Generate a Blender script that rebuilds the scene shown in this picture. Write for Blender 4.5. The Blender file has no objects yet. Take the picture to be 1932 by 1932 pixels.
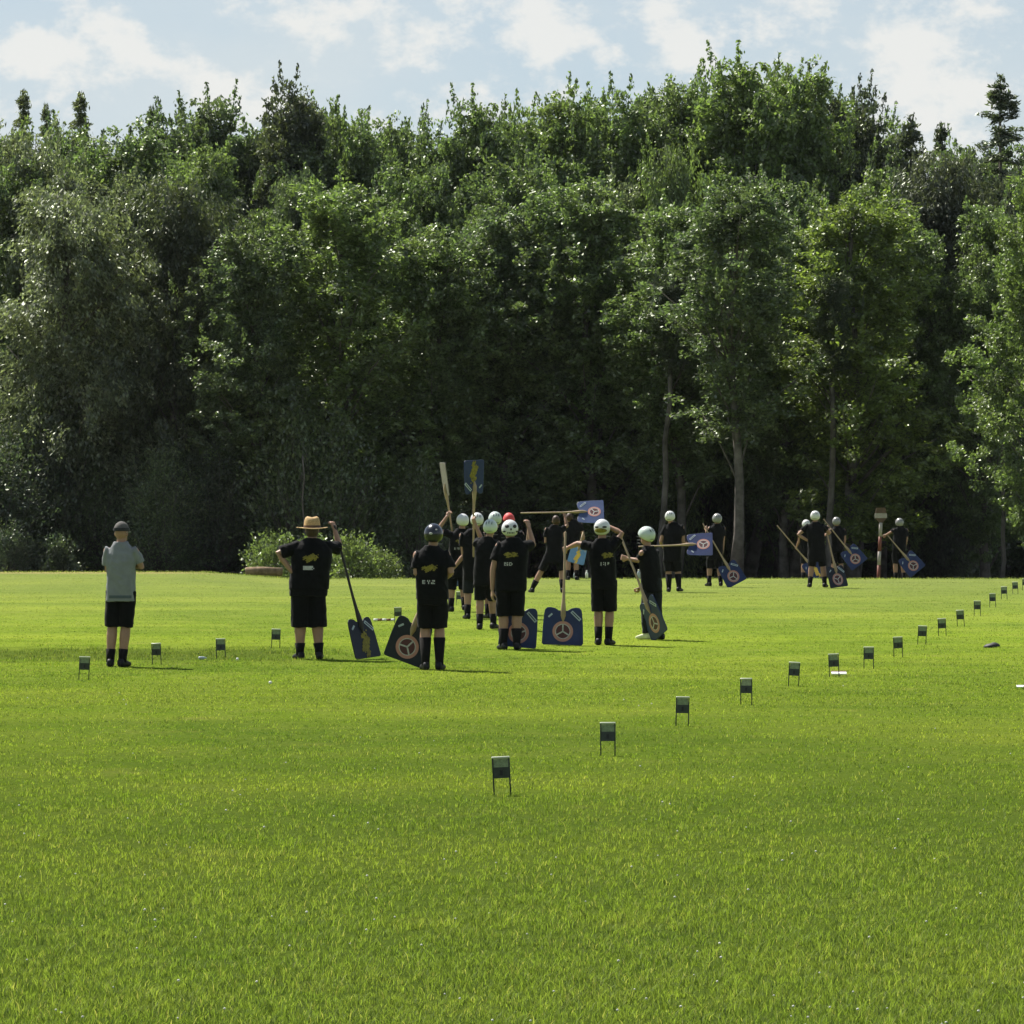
import bpy, bmesh, math, random
import numpy as np
from mathutils import Vector, Matrix, noise
from mathutils.bvhtree import BVHTree
R = math.radians
random.seed(7); RNG = np.random.default_rng(11)
sc = bpy.context.scene
COL = sc.collection

# ---------------------------------------------------------------- camera, sky, sun, exposure
F, CX, HOR, EYE = 7850.0, 966.0, 944.0, 2.0     # focal length and horizon in a 1932 px wide frame, eye height in metres
cam_d = bpy.data.cameras.new("camera"); cam = bpy.data.objects.new("camera", cam_d); COL.objects.link(cam)
cam.location = (0, 0, EYE); cam.rotation_euler = (R(90), 0, 0)
cam_d.sensor_width = 36; cam_d.lens = F / 1932 * 36; cam_d.shift_y = -(966 - HOR) / 1932
cam_d.clip_end = 3000; cam_d.clip_start = 0.5
sc.camera = cam
SUN_EL, SUN_AZ = R(53), R(-42)
sun_dir = Vector((math.sin(SUN_AZ) * math.cos(SUN_EL), math.cos(SUN_AZ) * math.cos(SUN_EL), math.sin(SUN_EL)))
sd = bpy.data.lights.new("sun", 'SUN'); sd.energy = 5.0; sd.angle = R(0.6); sd.color = (1, .95, .86)
so = bpy.data.objects.new("sun", sd); so.rotation_euler = (-sun_dir).to_track_quat('-Z', 'Y').to_euler(); COL.objects.link(so)
sc.view_settings.view_transform = 'Standard'; sc.view_settings.look = 'None'
sc.view_settings.exposure = 0.95; sc.view_settings.gamma = 1
world = bpy.data.worlds.new("World"); sc.world = world; world.use_nodes = True

class NT:
    """tiny node helper"""
    def __init__(s, tree): s.t = tree; tree.nodes.clear()
    def n(s, kind, inp=None, **kw):
        nd = s.t.nodes.new(kind)
        for k, v in kw.items(): setattr(nd, k, v)
        for k, v in (inp or {}).items():
            if isinstance(v, bpy.types.NodeSocket): s.t.links.new(v, nd.inputs[k])
            else: nd.inputs[k].default_value = v
        return nd
    def math(s, op, a, b=0.0, c=0.0, clamp=False): return s.n('ShaderNodeMath', {0: a, 1: b, 2: c}, operation=op, use_clamp=clamp).outputs[0]
    def mix(s, f, a, b, blend='MIX'):
        nd = s.n('ShaderNodeMix', data_type='RGBA', blend_type=blend)
        for k, v in ((0, f), (6, a), (7, b)):
            if isinstance(v, bpy.types.NodeSocket): s.t.links.new(v, nd.inputs[k])
            else: nd.inputs[k].default_value = v
        return nd.outputs[2]
    def ramp(s, f, stops):
        nd = s.n('ShaderNodeValToRGB', {0: f}); e = nd.color_ramp.elements
        while len(e) < len(stops): e.new(.5)
        for q, (p, c) in zip(e, stops): q.position = p; q.color = c if len(c) == 4 else (*c, 1)
        return nd.outputs[0]
    def noise(s, vec, scale, detail=3, rough=.55): return s.n('ShaderNodeTexNoise', {'Vector': vec, 'Scale': scale, 'Detail': detail, 'Roughness': rough}).outputs[0]

w = NT(world.node_tree)
sky = w.n('ShaderNodeTexSky', sky_type='NISHITA', sun_disc=False, sun_elevation=SUN_EL, sun_rotation=SUN_AZ, altitude=450, air_density=1.0, dust_density=0.8, ozone_density=2.5)
dirv = w.n('ShaderNodeTexCoord').outputs['Generated']
def pd(x, y): return Vector(((x - CX) / F, 1, (HOR - y) / F)).normalized()
stretch = w.n('ShaderNodeVectorMath', {0: dirv, 1: (1, 1, 1.5)}, operation='MULTIPLY').outputs[0]
fbm = w.noise(stretch, 62, 8, .64); wisp = w.noise(stretch, 11, 4, .6)
acc = None
for (x, y, rad, wt) in ((60, 90, 70, .6), (130, 95, 75, .6), (230, 90, 85, .75), (330, 130, 75, .7), (400, 165, 60, .5), (10, 115, 40, .5),
                        (620, 30, 120, .25), (750, 100, 90, .3), (1050, 40, 110, .6), (1150, 95, 50, .55), (1260, 60, 60, .85), (1310, 110, 60, .7), (1200, 20, 60, .35),
                        (1500, 60, 260, .3), (1780, 80, 260, .34), (1750, 200, 160, .36), (1000, 140, 120, .3), (480, 170, 90, .3)):
    d = w.n('ShaderNodeVectorMath', {0: dirv, 1: pd(x, y)}, operation='DISTANCE').outputs['Value']
    g = w.math('MULTIPLY', w.n('ShaderNodeMapRange', {0: d, 1: 0.0, 2: rad / F * 1.25, 3: 1.0, 4: 0.0}, interpolation_type='SMOOTHSTEP').outputs[0], wt)
    acc = g if acc is None else w.math('ADD', acc, g)
acc = w.math('MINIMUM', acc, 0.95)
dens = w.math('ADD', w.math('MULTIPLY', acc, .62), w.math('MULTIPLY', w.math('SUBTRACT', fbm, .5), 2.0))
cl = w.n('ShaderNodeMapRange', {0: dens, 1: 0.0, 2: 0.42, 3: 0.0, 4: 1.0}, interpolation_type='SMOOTHSTEP').outputs[0]
veil = w.n('ShaderNodeMapRange', {0: wisp, 1: 0.3, 2: 0.68, 3: 0.5, 4: 0.98}).outputs[0]
SKY_STR = 0.05
# clouds hang in the lower sky only
zz = w.n('ShaderNodeSeparateXYZ', {0: dirv}).outputs[2]
low = w.n('ShaderNodeMapRange', {0: zz, 1: 0.1, 2: 0.5, 3: 1.0, 4: 0.35}).outputs[0]
skyc = w.mix(1.0, sky.outputs[0], (SKY_STR,) * 3 + (1,), 'MULTIPLY')
skyc = w.mix(w.math('MULTIPLY', veil, low), skyc, (.335, .375, .395, 1))
skyc = w.mix(w.math('MULTIPLY', w.math('MULTIPLY', cl, .9), low), skyc, (.445, .445, .43, 1))
bg = w.n('ShaderNodeBackground', {'Color': skyc, 'Strength': 1.0})
w.n('ShaderNodeOutputWorld', {'Surface': bg.outputs[0]})

# ---------------------------------------------------------------- materials
MATS = {}
def mat(name, color, rough=.7, spec=.3, var=0.0, scale=6.0, metal=0.0, coat=0.0):
    if name in MATS: return MATS[name]
    m = bpy.data.materials.new(name); m.use_nodes = True; t = NT(m.node_tree)
    c = (*color, 1)
    if var:
        o = t.n('ShaderNodeTexCoord').outputs['Object']
        f = t.noise(o, scale, 4)
        lo = tuple(v * (1 - var) for v in color); hi = tuple(min(1, v * (1 + var)) for v in color)
        c = t.ramp(f, [(.3, lo), (.7, hi)])
    p = t.n('ShaderNodeBsdfPrincipled', {'Base Color': c, 'Roughness': rough, 'Specular IOR Level': spec, 'Metallic': metal, 'Coat Weight': coat, 'Sheen Weight': .05 if 'cloth' in name else 0.0, 'Sheen Roughness': .4})
    t.n('ShaderNodeOutputMaterial', {0: p.outputs[0]})
    MATS[name] = m; return m

def leaf_mat(name, gloss=.10, trans=.58, warm=1.0):
    """leaf: diffuse + light coming through + a waxy sheen; tint from the object's own colour"""
    m = bpy.data.materials.new(name); m.use_nodes = True; t = NT(m.node_tree)
    oi = t.n('ShaderNodeObjectInfo'); geo = t.n('ShaderNodeNewGeometry')
    f = t.noise(t.n('ShaderNodeTexCoord').outputs['Object'], .55, 2)
    c = t.mix(t.n('ShaderNodeMapRange', {0: f, 1: .35, 2: .65, 3: 0.0, 4: .45}).outputs[0], oi.outputs['Color'], (.095, .11, .034, 1))
    v = t.n('ShaderNodeMapRange', {0: geo.outputs['Random Per Island'], 3: .45, 4: 1.75}).outputs[0]
    c = t.n('ShaderNodeVectorMath', {0: c, 1: v}, operation='MULTIPLY')
    vv = t.n('ShaderNodeCombineXYZ', {0: v, 1: v, 2: v}).outputs[0]; m.node_tree.links.new(vv, c.inputs[1]); c = c.outputs[0]
    tc = t.mix(1.0, c, (1.2 * warm, 1.3 * warm, .8, 1), 'MULTIPLY')
    d = t.n('ShaderNodeBsdfDiffuse', {'Color': c}); tr = t.n('ShaderNodeBsdfTranslucent', {'Color': tc})
    gl = t.n('ShaderNodeBsdfGlossy', {'Color': (.92, .97, .85, 1), 'Roughness': .48})
    s1 = t.n('ShaderNodeMixShader', {0: trans, 1: d.outputs[0], 2: tr.outputs[0]})
    s2 = t.n('ShaderNodeMixShader', {0: gloss, 1: s1.outputs[0], 2: gl.outputs[0]})
    t.n('ShaderNodeOutputMaterial', {0: s2.outputs[0]})
    return m
M_LEAF = leaf_mat("leaf", gloss=.075)
M_NEEDLE = leaf_mat("needle", gloss=.08, trans=.45)
M_BARK = mat("bark", (.115, .105, .092), .9, .1, .45, 3.0)
M_SKIN = mat("skin", (.33, .19, .13), .5, .35, .12, 9.0)
M_BLACK = mat("black_cloth", (.0065, .0065, .0075), .9, .12, .3, 12.0)
M_NAVYC = mat("dark_trouser_cloth", (.008, .010, .014), .8, .25, .3, 10.0)
M_GREYT = mat("grey_shirt_cloth", (.20, .212, .22), .85, .15, .08, 14.0)
M_GREYB = mat("shirt_hem_band", (.085, .105, .12), .85, .15, .1, 14.0)
M_SHOE = mat("black_shoe", (.008, .008, .009), .6, .3, .2, 20)
M_SOCK = mat("dark_sock", (.012, .011, .011), .9, .1, .2, 30)
M_WHITEH = mat("white_shell", (.60, .61, .60), .3, .5, .05, 20, coat=.3)
M_GREENH = mat("pale_green_shell", (.50, .57, .53), .3, .5, .05, 20, coat=.3)
M_GREYH = mat("grey_shell", (.24, .24, .24), .3, .5, .1, 20, coat=.2)
M_NAVYH = mat("navy_shell", (.008, .011, .02), .25, .5, .1, 20, coat=.25)
M_REDH = mat("red_cap_cloth", (.62, .07, .07), .6, .3, .1, 20)
M_DARK = mat("dark_marking", (.02, .02, .022), .6, .3)
M_STRAW = mat("straw", (.43, .295, .14), .8, .2, .25, 60)
M_CAP = mat("cap_cloth", (.10, .095, .088), .85, .2, .15, 30)
M_HAIR = mat("brown_hair", (.055, .03, .018), .6, .4, .4, 40)
M_GOLD = mat("gold_print", (.20, .165, .02), .6, .3, .35, 25)
M_WPRINT = mat("white_print", (.42, .42, .40), .6, .3, .2, 30)
M_BLUE = mat("blue_board_paint", (.014, .027, .095), .42, .3, .25, 5)
M_NAVY = mat("navy_board_paint", (.006, .010, .022), .45, .3, .25, 5)
M_LBLUE = mat("light_blue_board_paint", (.11, .24, .45), .4, .5, .15, 5)
M_YELL = mat("yellow_paint", (.75, .48, .06), .5, .4, .1, 8)
M_PINK = mat("pink_paint", (.42, .20, .165), .45, .4, .1, 9)
M_MAROON = mat("maroon_paint", (.07, .014, .018), .5, .4, .2, 9)
M_STICK = mat("pale_sticker", (.36, .42, .46), .35, .5, .1, 9)
M_WOOD = mat("pale_ash_wood", (.34, .25, .155), .55, .35, .2, 7)
M_DWOOD = mat("dark_taped_handle", (.03, .026, .022), .6, .3, .2, 9)
M_STEEL = mat("dark_green_steel", (.016, .026, .02), .5, .4, .25, 40)
M_PLATE = mat("dark_plate", (.026, .036, .029), .45, .45, .3, 30)
M_PALE = mat("fold_painted_sky_light", (.20, .255, .12), .5, .3, .3, 60)  # pale green paints the sky light caught by the slanted fold
M_TOPB = mat("painted_sunlit_bar", (.55, .58, .45), .3, .5)  # near-white colour paints the sunlit top edge of the marker
M_RED = mat("red_band_paint", (.17, .055, .04), .6, .3, .2, 8)
M_WHITE = mat("white_paint", (.72, .72, .70), .5, .4, .08, 8)
M_BROWN = mat("brown_board", (.10, .065, .045), .7, .2, .2, 9)
M_LOG = mat("cut_wood", (.20, .145, .095), .9, .1, .5, 7)
M_EYE = mat("eye", (.05, .035, .03), .2, .5)
M_LIP = mat("lip", (.40, .15, .12), .5, .3)
M_BLUEBOX = mat("blue_plastic", (.05, .10, .22), .4, .5, .1, 8)
M_SHOEY = mat("pale_yellow_shoe", (.60, .62, .40), .6, .3, .15, 20)

# ---------------------------------------------------------------- helpers
def put(o, label=None, cat=None, group=None, kind=None):
    if label: o['label'] = label
    if cat: o['category'] = cat
    if group: o['group'] = group
    if kind: o['kind'] = kind
    return o
def link(name, me, mats, parent=None):
    o = bpy.data.objects.new(name, me)
    for m in (mats if isinstance(mats, (list, tuple)) else [mats]):
        if len(me.materials) < (len(mats) if isinstance(mats, (list, tuple)) else 1): me.materials.append(m)
    COL.objects.link(o)
    if parent: o.parent = parent
    return o
def empty(name, loc=(0, 0, 0)):
    o = bpy.data.objects.new(name, None); o.empty_display_size = .2; o.location = loc; COL.objects.link(o); return o

class Geo:
    def __init__(s): s.v = []; s.f = []; s.m = []
    def ring_loft(s, rings, cap=True, mi=0):
        n = len(rings[0]); b = len(s.v)
        for r in rings: s.v += [tuple(p) for p in r]
        for i in range(len(rings) - 1):
            for k in range(n):
                a = b + i * n + k; c = b + i * n + (k + 1) % n
                s.f.append((a, c, c + n, a + n)); s.m.append(mi)
        if cap:
            s.f.append(tuple(b + k for k in reversed(range(n)))); s.m.append(mi)
            e = b + (len(rings) - 1) * n
            s.f.append(tuple(e + k for k in range(n))); s.m.append(mi)
    def tube(s, pts, rad, seg=10, mi=0, rnd=True, flat=1.0, side=None):
        pts = [Vector(p) for p in pts]; rad = list(rad)
        if rnd:   # rounded ends
            d0 = (pts[0] - pts[1]).normalized(); d1 = (pts[-1] - pts[-2]).normalized()
            pts = [pts[0] + d0 * rad[0] * .9, pts[0] + d0 * rad[0] * .6] + pts + [pts[-1] + d1 * rad[-1] * .6, pts[-1] + d1 * rad[-1] * .9]
            rad = [rad[0] * .35, rad[0] * .8] + rad + [rad[-1] * .8, rad[-1] * .35]
        T = []
        for i in range(len(pts)):
            a = pts[max(i - 1, 0)]; b = pts[min(i + 1, len(pts) - 1)]
            T.append((b - a).normalized())
        u = Vector(side) if side else (Vector((1, 0, 0)) if abs(T[0].x) < .8 else Vector((0, 1, 0)))
        rings = []
        for p, t, r in zip(pts, T, rad):
            u = (u - t * u.dot(t)).normalized(); v = t.cross(u)
            rings.append([p + u * (r * math.cos(q)) + v * (r * flat * math.sin(q)) for q in [2 * math.pi * k / seg for k in range(seg)]])
        s.ring_loft(rings, True, mi)
    def loft(s, secs, seg=20, mi=0, power=1.0, yaw=0.0):
        """horizontal superellipse rings: (x, y, z, rx, ry)"""
        rings = []
        for (x, y, z, rx, ry) in secs:
            r = []
            for k in range(seg):
                q = 2 * math.pi * k / seg; c, si = math.cos(q), math.sin(q)
                px = rx * math.copysign(abs(c) ** power, c); py = ry * math.copysign(abs(si) ** power, si)
                r.append((x + px * math.cos(yaw) - py * math.sin(yaw), y + px * math.sin(yaw) + py * math.cos(yaw), z))
            rings.append(r)
        s.ring_loft(rings, True, mi)
    def ball(s, c, r, seg=14, rings=9, mi=0, M=None):
        c = Vector(c); R_ = []
        for i in range(rings):
            th = math.pi * (i + .35) / (rings - .3); rr = []
            for k in range(seg):
                q = 2 * math.pi * k / seg
                p = Vector((r[0] * math.sin(th) * math.cos(q), r[1] * math.sin(th) * math.sin(q), -r[2] * math.cos(th)))
                rr.append(c + (M @ p if M else p))
            R_.append(rr)
        s.ring_loft(R_, True, mi)
    def box(s, c, h, M=None, mi=0):
        c = Vector(c); b = len(s.v)
        for dx, dy, dz in ((-1, -1, -1), (1, -1, -1), (1, 1, -1), (-1, 1, -1), (-1, -1, 1), (1, -1, 1), (1, 1, 1), (-1, 1, 1)):
            p = Vector((dx * h[0], dy * h[1], dz * h[2])); s.v.append(tuple(c + (M @ p if M else p)))
        for q in ((0, 3, 2, 1), (4, 5, 6, 7), (0, 1, 5, 4), (1, 2, 6, 5), (2, 3, 7, 6), (3, 0, 4, 7)):
            s.f.append(tuple(b + i for i in q)); s.m.append(mi)
    def prism(s, outline, y0, y1, mi=0):
        """outline in XZ, thickness along Y"""
        b = len(s.v); n = len(outline)
        s.v += [(x, y0, z) for x, z in outline] + [(x, y1, z) for x, z in outline]
        s.f.append(tuple(b + i for i in range(n))); s.m.append(mi)
        s.f.append(tuple(b + n + i for i in reversed(range(n)))); s.m.append(mi)
        for i in range(n):
            j = (i + 1) % n; s.f.append((b + i, b + n + i, b + n + j, b + j)); s.m.append(mi)
    def mesh(s, name, smooth=True):
        me = bpy.data.meshes.new(name); me.from_pydata(s.v, [], s.f)
        me.polygons.foreach_set('material_index', s.m)
        if smooth: me.polygons.foreach_set('use_smooth', [True] * len(s.f))
        bm = bmesh.new(); bm.from_mesh(me); bmesh.ops.recalc_face_normals(bm, faces=bm.faces); bm.to_mesh(me); bm.free()
        me.update(); return me

def fuse(geo, name, voxel, smooth=3, wrinkle=0.0, seed=0):
    """melts overlapping closed shapes into one continuous surface"""
    me = geo.mesh(name); tmp = bpy.data.objects.new("tmp", me); COL.objects.link(tmp)
    m = tmp.modifiers.new('r', 'REMESH'); m.mode = 'VOXEL'; m.voxel_size = voxel; m.use_smooth_shade = True
    if smooth: k = tmp.modifiers.new('s', 'SMOOTH'); k.factor = .5; k.iterations = smooth
    dg = bpy.context.evaluated_depsgraph_get(); dg.update()
    out = bpy.data.meshes.new_from_object(tmp.evaluated_get(dg)); out.name = name
    bpy.data.objects.remove(tmp); bpy.data.meshes.remove(me)
    out.materials.clear()
    if wrinkle:
        n = len(out.vertices); co = np.empty(n * 3); out.vertices.foreach_get('co', co); co = co.reshape(-1, 3)
        no = np.empty(n * 3); out.vertices.foreach_get('normal', no); no = no.reshape(-1, 3)
        for i in range(n):
            p = co[i]
            q = noise.noise(Vector((p[0] * 7 + seed, p[1] * 7, p[2] * 5 + p[0] * 6))) + .5 * (1 - abs(noise.noise(Vector((p[0] * 11 + p[2] * 6, p[1] * 9 + seed, p[2] * 8)))) * 4) * .5 + .4 * noise.noise(Vector((p[0] * 20, p[1] * 20 + seed, p[2] * 13)))
            co[i] += no[i] * q * wrinkle
        out.vertices.foreach_set('co', co.ravel()); out.update()
    out.polygons.foreach_set('use_smooth', [True] * len(out.polygons))
    return out

def ground_z(x, y):
    z = 0.0
    if y > 90:
        left = min(1, max(0, (-5.6 - x) / 2.2)); t = min(1, max(0, (y - 90) / 14))
        z += .17 * left * t * t * (3 - 2 * t)
    if y > 106.2: z -= min(1.15, .034 * (y - 106.2))
    return z
def at(x, y, D): return Vector(((x - CX) / F * D, D, EYE + (HOR - y) / F * D))
def depth_of(y): return EYE * F / (y - HOR)

# ---------------------------------------------------------------- ground
def grid_sheet(name, xs, ys, m, kind='structure', drop=0.0):
    V = [(x, y, ground_z(x, y) - drop) for y in ys for x in xs]; nx = len(xs)
    Fc = [(j * nx + i, j * nx + i + 1, (j + 1) * nx + i + 1, (j + 1) * nx + i) for j in range(len(ys) - 1) for i in range(nx - 1)]
    me = bpy.data.meshes.new(name); me.from_pydata(V, [], Fc); me.polygons.foreach_set('use_smooth', [True] * len(Fc)); me.update()
    return put(link(name, me, m), kind=kind)

def grass_colour(t, pos):
    """mown turf: broad pale and deep patches, mowing bands, a darker strip of longer blades, dry rim"""
    big = t.noise(pos, .16, 4); mid = t.noise(pos, 1.3, 4, .6); fine = t.noise(pos, 9.0, 4, .65)
    c = t.ramp(big, [(.36, (.075, .118, .018)), (.5, (.118, .165, .022)), (.62, (.172, .208, .034))])
    c = t.mix(t.n('ShaderNodeMapRange', {0: mid, 1: .38, 2: .68, 3: 0.0, 4: .75}).outputs[0], c, (.150, .175, .042, 1))
    c = t.mix(t.n('ShaderNodeMapRange', {0: fine, 1: .5, 2: .75, 3: 0.0, 4: .55}).outputs[0], c, (.050, .078, .014, 1))
    sx = t.n('ShaderNodeSeparateXYZ', {0: pos})
    tuft = t.noise(pos, 19.0, 3, .7); broadp = t.noise(t.n('ShaderNodeVectorMath', {0: pos, 1: (.35, 1, 1)}, operation='MULTIPLY').outputs[0], .5, 3, .6)
    c = t.mix(t.n('ShaderNodeMapRange', {0: tuft, 1: .50, 2: .64, 3: 0.0, 4: .6}).outputs[0], c, (.036, .056, .012, 1))
    c = t.mix(t.n('ShaderNodeMapRange', {0: tuft, 1: .47, 2: .36, 3: 0.0, 4: .6}).outputs[0], c, (.19, .225, .045, 1))
    c = t.mix(t.n('ShaderNodeMapRange', {0: broadp, 1: .42, 2: .66, 3: 0.0, 4: .5}).outputs[0], c, (.065, .100, .018, 1))
    dry = t.noise(pos, .8, 5, .7)
    c = t.mix(t.n('ShaderNodeMapRange', {0: dry, 1: .60, 2: .74, 3: 0.0, 4: .55}).outputs[0], c, (.21, .19, .075, 1))
    c = t.mix(1.0, c, (1.30, 1.36, .95, 1), 'MULTIPLY')
    # longer strip on the left
    wob = t.math('MULTIPLY', t.math('SUBTRACT', mid, .5), 6.0)
    d = t.math('ABSOLUTE', t.math('SUBTRACT', t.math('ADD', sx.outputs[1], wob), 54.0))
    strip = t.math('MULTIPLY', t.n('ShaderNodeMapRange', {0: d, 1: 1.2, 2: 3.2, 3: .7, 4: 0.0}).outputs[0], t.n('ShaderNodeMapRange', {0: sx.outputs[0], 1: -3.4, 2: -1.8, 3: 1.0, 4: 0.0}).outputs[0])
    c = t.mix(strip, c, (.06, .085, .016, 1))
    # nearer the camera the sward is greener, farther it is paler and greyer
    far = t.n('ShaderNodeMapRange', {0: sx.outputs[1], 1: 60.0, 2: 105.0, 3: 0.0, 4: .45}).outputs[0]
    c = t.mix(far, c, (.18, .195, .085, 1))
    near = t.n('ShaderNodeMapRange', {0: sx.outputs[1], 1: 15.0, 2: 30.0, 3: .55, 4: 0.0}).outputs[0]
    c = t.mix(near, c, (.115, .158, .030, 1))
    return c, sx, fine

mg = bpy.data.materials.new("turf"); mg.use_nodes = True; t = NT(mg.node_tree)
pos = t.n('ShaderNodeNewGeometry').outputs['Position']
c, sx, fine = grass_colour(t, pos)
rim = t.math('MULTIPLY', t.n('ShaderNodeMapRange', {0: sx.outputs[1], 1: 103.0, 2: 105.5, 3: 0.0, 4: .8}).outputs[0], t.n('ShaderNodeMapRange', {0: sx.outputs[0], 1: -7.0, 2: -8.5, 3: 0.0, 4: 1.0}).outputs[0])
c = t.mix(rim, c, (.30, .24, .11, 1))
gap_shade = t.n('ShaderNodeMapRange', {0: sx.outputs[1], 1: 24.0, 2: 60.0, 3: .75, 4: 0.0}).outputs[0]  # near ground darkened to paint the shade between the blades
c = t.mix(gap_shade, c, (.030, .048, .009, 1))
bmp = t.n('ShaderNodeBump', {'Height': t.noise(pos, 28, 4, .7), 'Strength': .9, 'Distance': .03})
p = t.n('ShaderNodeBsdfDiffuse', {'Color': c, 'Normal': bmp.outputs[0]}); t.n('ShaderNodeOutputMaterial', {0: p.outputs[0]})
ml = mat("leaf_litter", (.045, .035, .022), .95, .1, .5, 2.0)

xs = [-700, -150, -60, -30, -20, -14, -11, -9, -8, -7.4, -6.8, -6.2, -5.6, -5, -3, 0, 3, 6, 10, 15, 20, 30, 60, 150, 700]
ys = [-80, -20, 0, 8, 16, 24, 32, 40, 50, 60, 70, 80, 90, 93, 96, 99, 101, 103, 104, 105, 106, 106.6, 107.5, 109, 111, 114, 117]
grid_sheet("sports_field", xs, ys, mg)
grid_sheet("forest_floor", xs, [117, 120, 125, 130, 136, 141, 160, 200, 300, 700, 1350], ml)

# grass blades: one countless sward over the whole field
def build_grass():
    n1, n2 = 400000, 180000
    per = 8; n1 //= per; n2 //= per      # blades grow in small tufts
    yy = np.concatenate([RNG.uniform(1250, 2030, n1), RNG.uniform(1092, 1330, n2)])
    xx = RNG.uniform(-1180, 1180, n1 + n2)
    D = EYE * F / (yy - HOR); D = np.minimum(D, 106.4)
    X = xx / F * D + RNG.uniform(-.6, .6, D.size); Y = D * (1 + RNG.uniform(-.02, .02, D.size))
    spread = np.clip(.016 + .012 * RNG.random(D.size) + D / 900 * np.maximum(0, D - 25) / 30, 0, .6)
    tsize = RNG.uniform(.6, 1.45, D.size)
    X = np.repeat(X, per); Y = np.repeat(Y, per); D = np.repeat(D, per); spread = np.repeat(spread, per); tsize = np.repeat(tsize, per)
    ta = RNG.uniform(0, 2 * np.pi, D.size); tr_ = RNG.random(D.size) ** .6 * spread
    X = X + np.cos(ta) * tr_; Y = np.minimum(Y + np.sin(ta) * tr_ * 1.4, 106.4)
    nv = 9000; X = np.concatenate([X, RNG.uniform(-17, 17, nv)]); Y = np.concatenate([Y, RNG.uniform(105.2, 107.2, nv)]); D = np.concatenate([D, Y[-nv:]]); tsize = np.concatenate([tsize, RNG.uniform(1.5, 5.0, nv)]); ta = np.concatenate([ta, RNG.uniform(0, 6.28, nv)])   # unmown verge
    n = X.size
    Z = np.array([ground_z(a, b) if b > 90 else 0.0 for a, b in zip(X, Y)])
    px = D / F * 1.887
    clump = np.array([noise.noise(Vector((a * .9, b * .9, 0))) + .6 * noise.noise(Vector((a * 4, b * 4, 3))) + .8 * noise.noise(Vector((a * 16, b * 16, 7))) for a, b in zip(X, Y)])
    h = (.026 + .014 * RNG.random(n) + .012 * clump) * np.clip(1.15 - D / 160, .5, 1.1)
    longs = (X < -2.2 + .5 * clump) & (np.abs(Y - 54) < 2.2 + clump); h[longs] *= 1.8
    h = h * tsize * np.clip(1.25 - D / 60, .62, 1.0); tall = RNG.random(n) < .012; h[tall] *= 1.9
    h = np.maximum(h, .014)
    wd = np.maximum(.0036, px * .6) * RNG.uniform(.7, 1.3, n)
    a = RNG.uniform(0, 2 * np.pi, n); dx, dy = np.cos(a), np.sin(a)
    b = ta + RNG.normal(0, .9, n); lean = h * RNG.uniform(.15, .95, n); lx, ly = np.cos(b) * lean, np.sin(b) * lean
    P = np.empty((n, 5, 3))
    def setp(k, f, side, up):
        P[:, k, 0] = X + dx * wd * side + lx * f; P[:, k, 1] = Y + dy * wd * side + ly * f; P[:, k, 2] = Z + h * up - .004
    setp(0, 0, -.5, 0); setp(1, 0, .5, 0); setp(2, .35, .4, .62); setp(3, .35, -.4, .62); setp(4, 1, 0, .95)
    me = bpy.data.meshes.new("grass_blades"); me.vertices.add(n * 5); me.vertices.foreach_set('co', P.ravel())
    base = np.arange(n)[:, None] * 5
    loops = np.concatenate([base + np.array([0, 1, 2, 3]), base + np.array([3, 2, 4])], 1)   # quad then tri per blade
    me.loops.add(n * 7); me.loops.foreach_set('vertex_index', loops.ravel().astype(np.int32))
    me.polygons.add(n * 2)
    st = np.stack([np.arange(n) * 7, np.arange(n) * 7 + 4], 1).ravel(); me.polygons.foreach_set('loop_start', st.astype(np.int32))
    me.update(calc_edges=True); me.validate()
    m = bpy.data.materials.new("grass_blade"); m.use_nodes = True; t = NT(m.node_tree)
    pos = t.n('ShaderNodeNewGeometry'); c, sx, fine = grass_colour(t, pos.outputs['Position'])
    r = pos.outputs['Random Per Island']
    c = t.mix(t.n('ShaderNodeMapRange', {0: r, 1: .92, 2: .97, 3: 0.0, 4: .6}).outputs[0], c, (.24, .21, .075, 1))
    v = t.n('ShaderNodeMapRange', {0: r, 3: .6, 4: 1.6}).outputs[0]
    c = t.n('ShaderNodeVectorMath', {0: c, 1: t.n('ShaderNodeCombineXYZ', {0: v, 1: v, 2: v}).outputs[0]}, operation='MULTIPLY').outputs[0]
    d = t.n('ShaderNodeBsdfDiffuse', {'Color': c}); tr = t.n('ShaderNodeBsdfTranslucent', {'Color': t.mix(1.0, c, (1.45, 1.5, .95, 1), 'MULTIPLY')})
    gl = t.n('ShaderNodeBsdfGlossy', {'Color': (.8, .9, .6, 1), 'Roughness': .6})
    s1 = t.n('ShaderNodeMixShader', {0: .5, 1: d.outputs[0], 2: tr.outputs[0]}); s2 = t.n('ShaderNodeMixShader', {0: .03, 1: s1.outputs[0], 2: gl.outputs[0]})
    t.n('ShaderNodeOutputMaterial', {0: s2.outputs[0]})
    put(link("grass", me, m), kind='stuff', label="short mown lawn grass blades covering the playing field", cat="grass")
build_grass()

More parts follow.
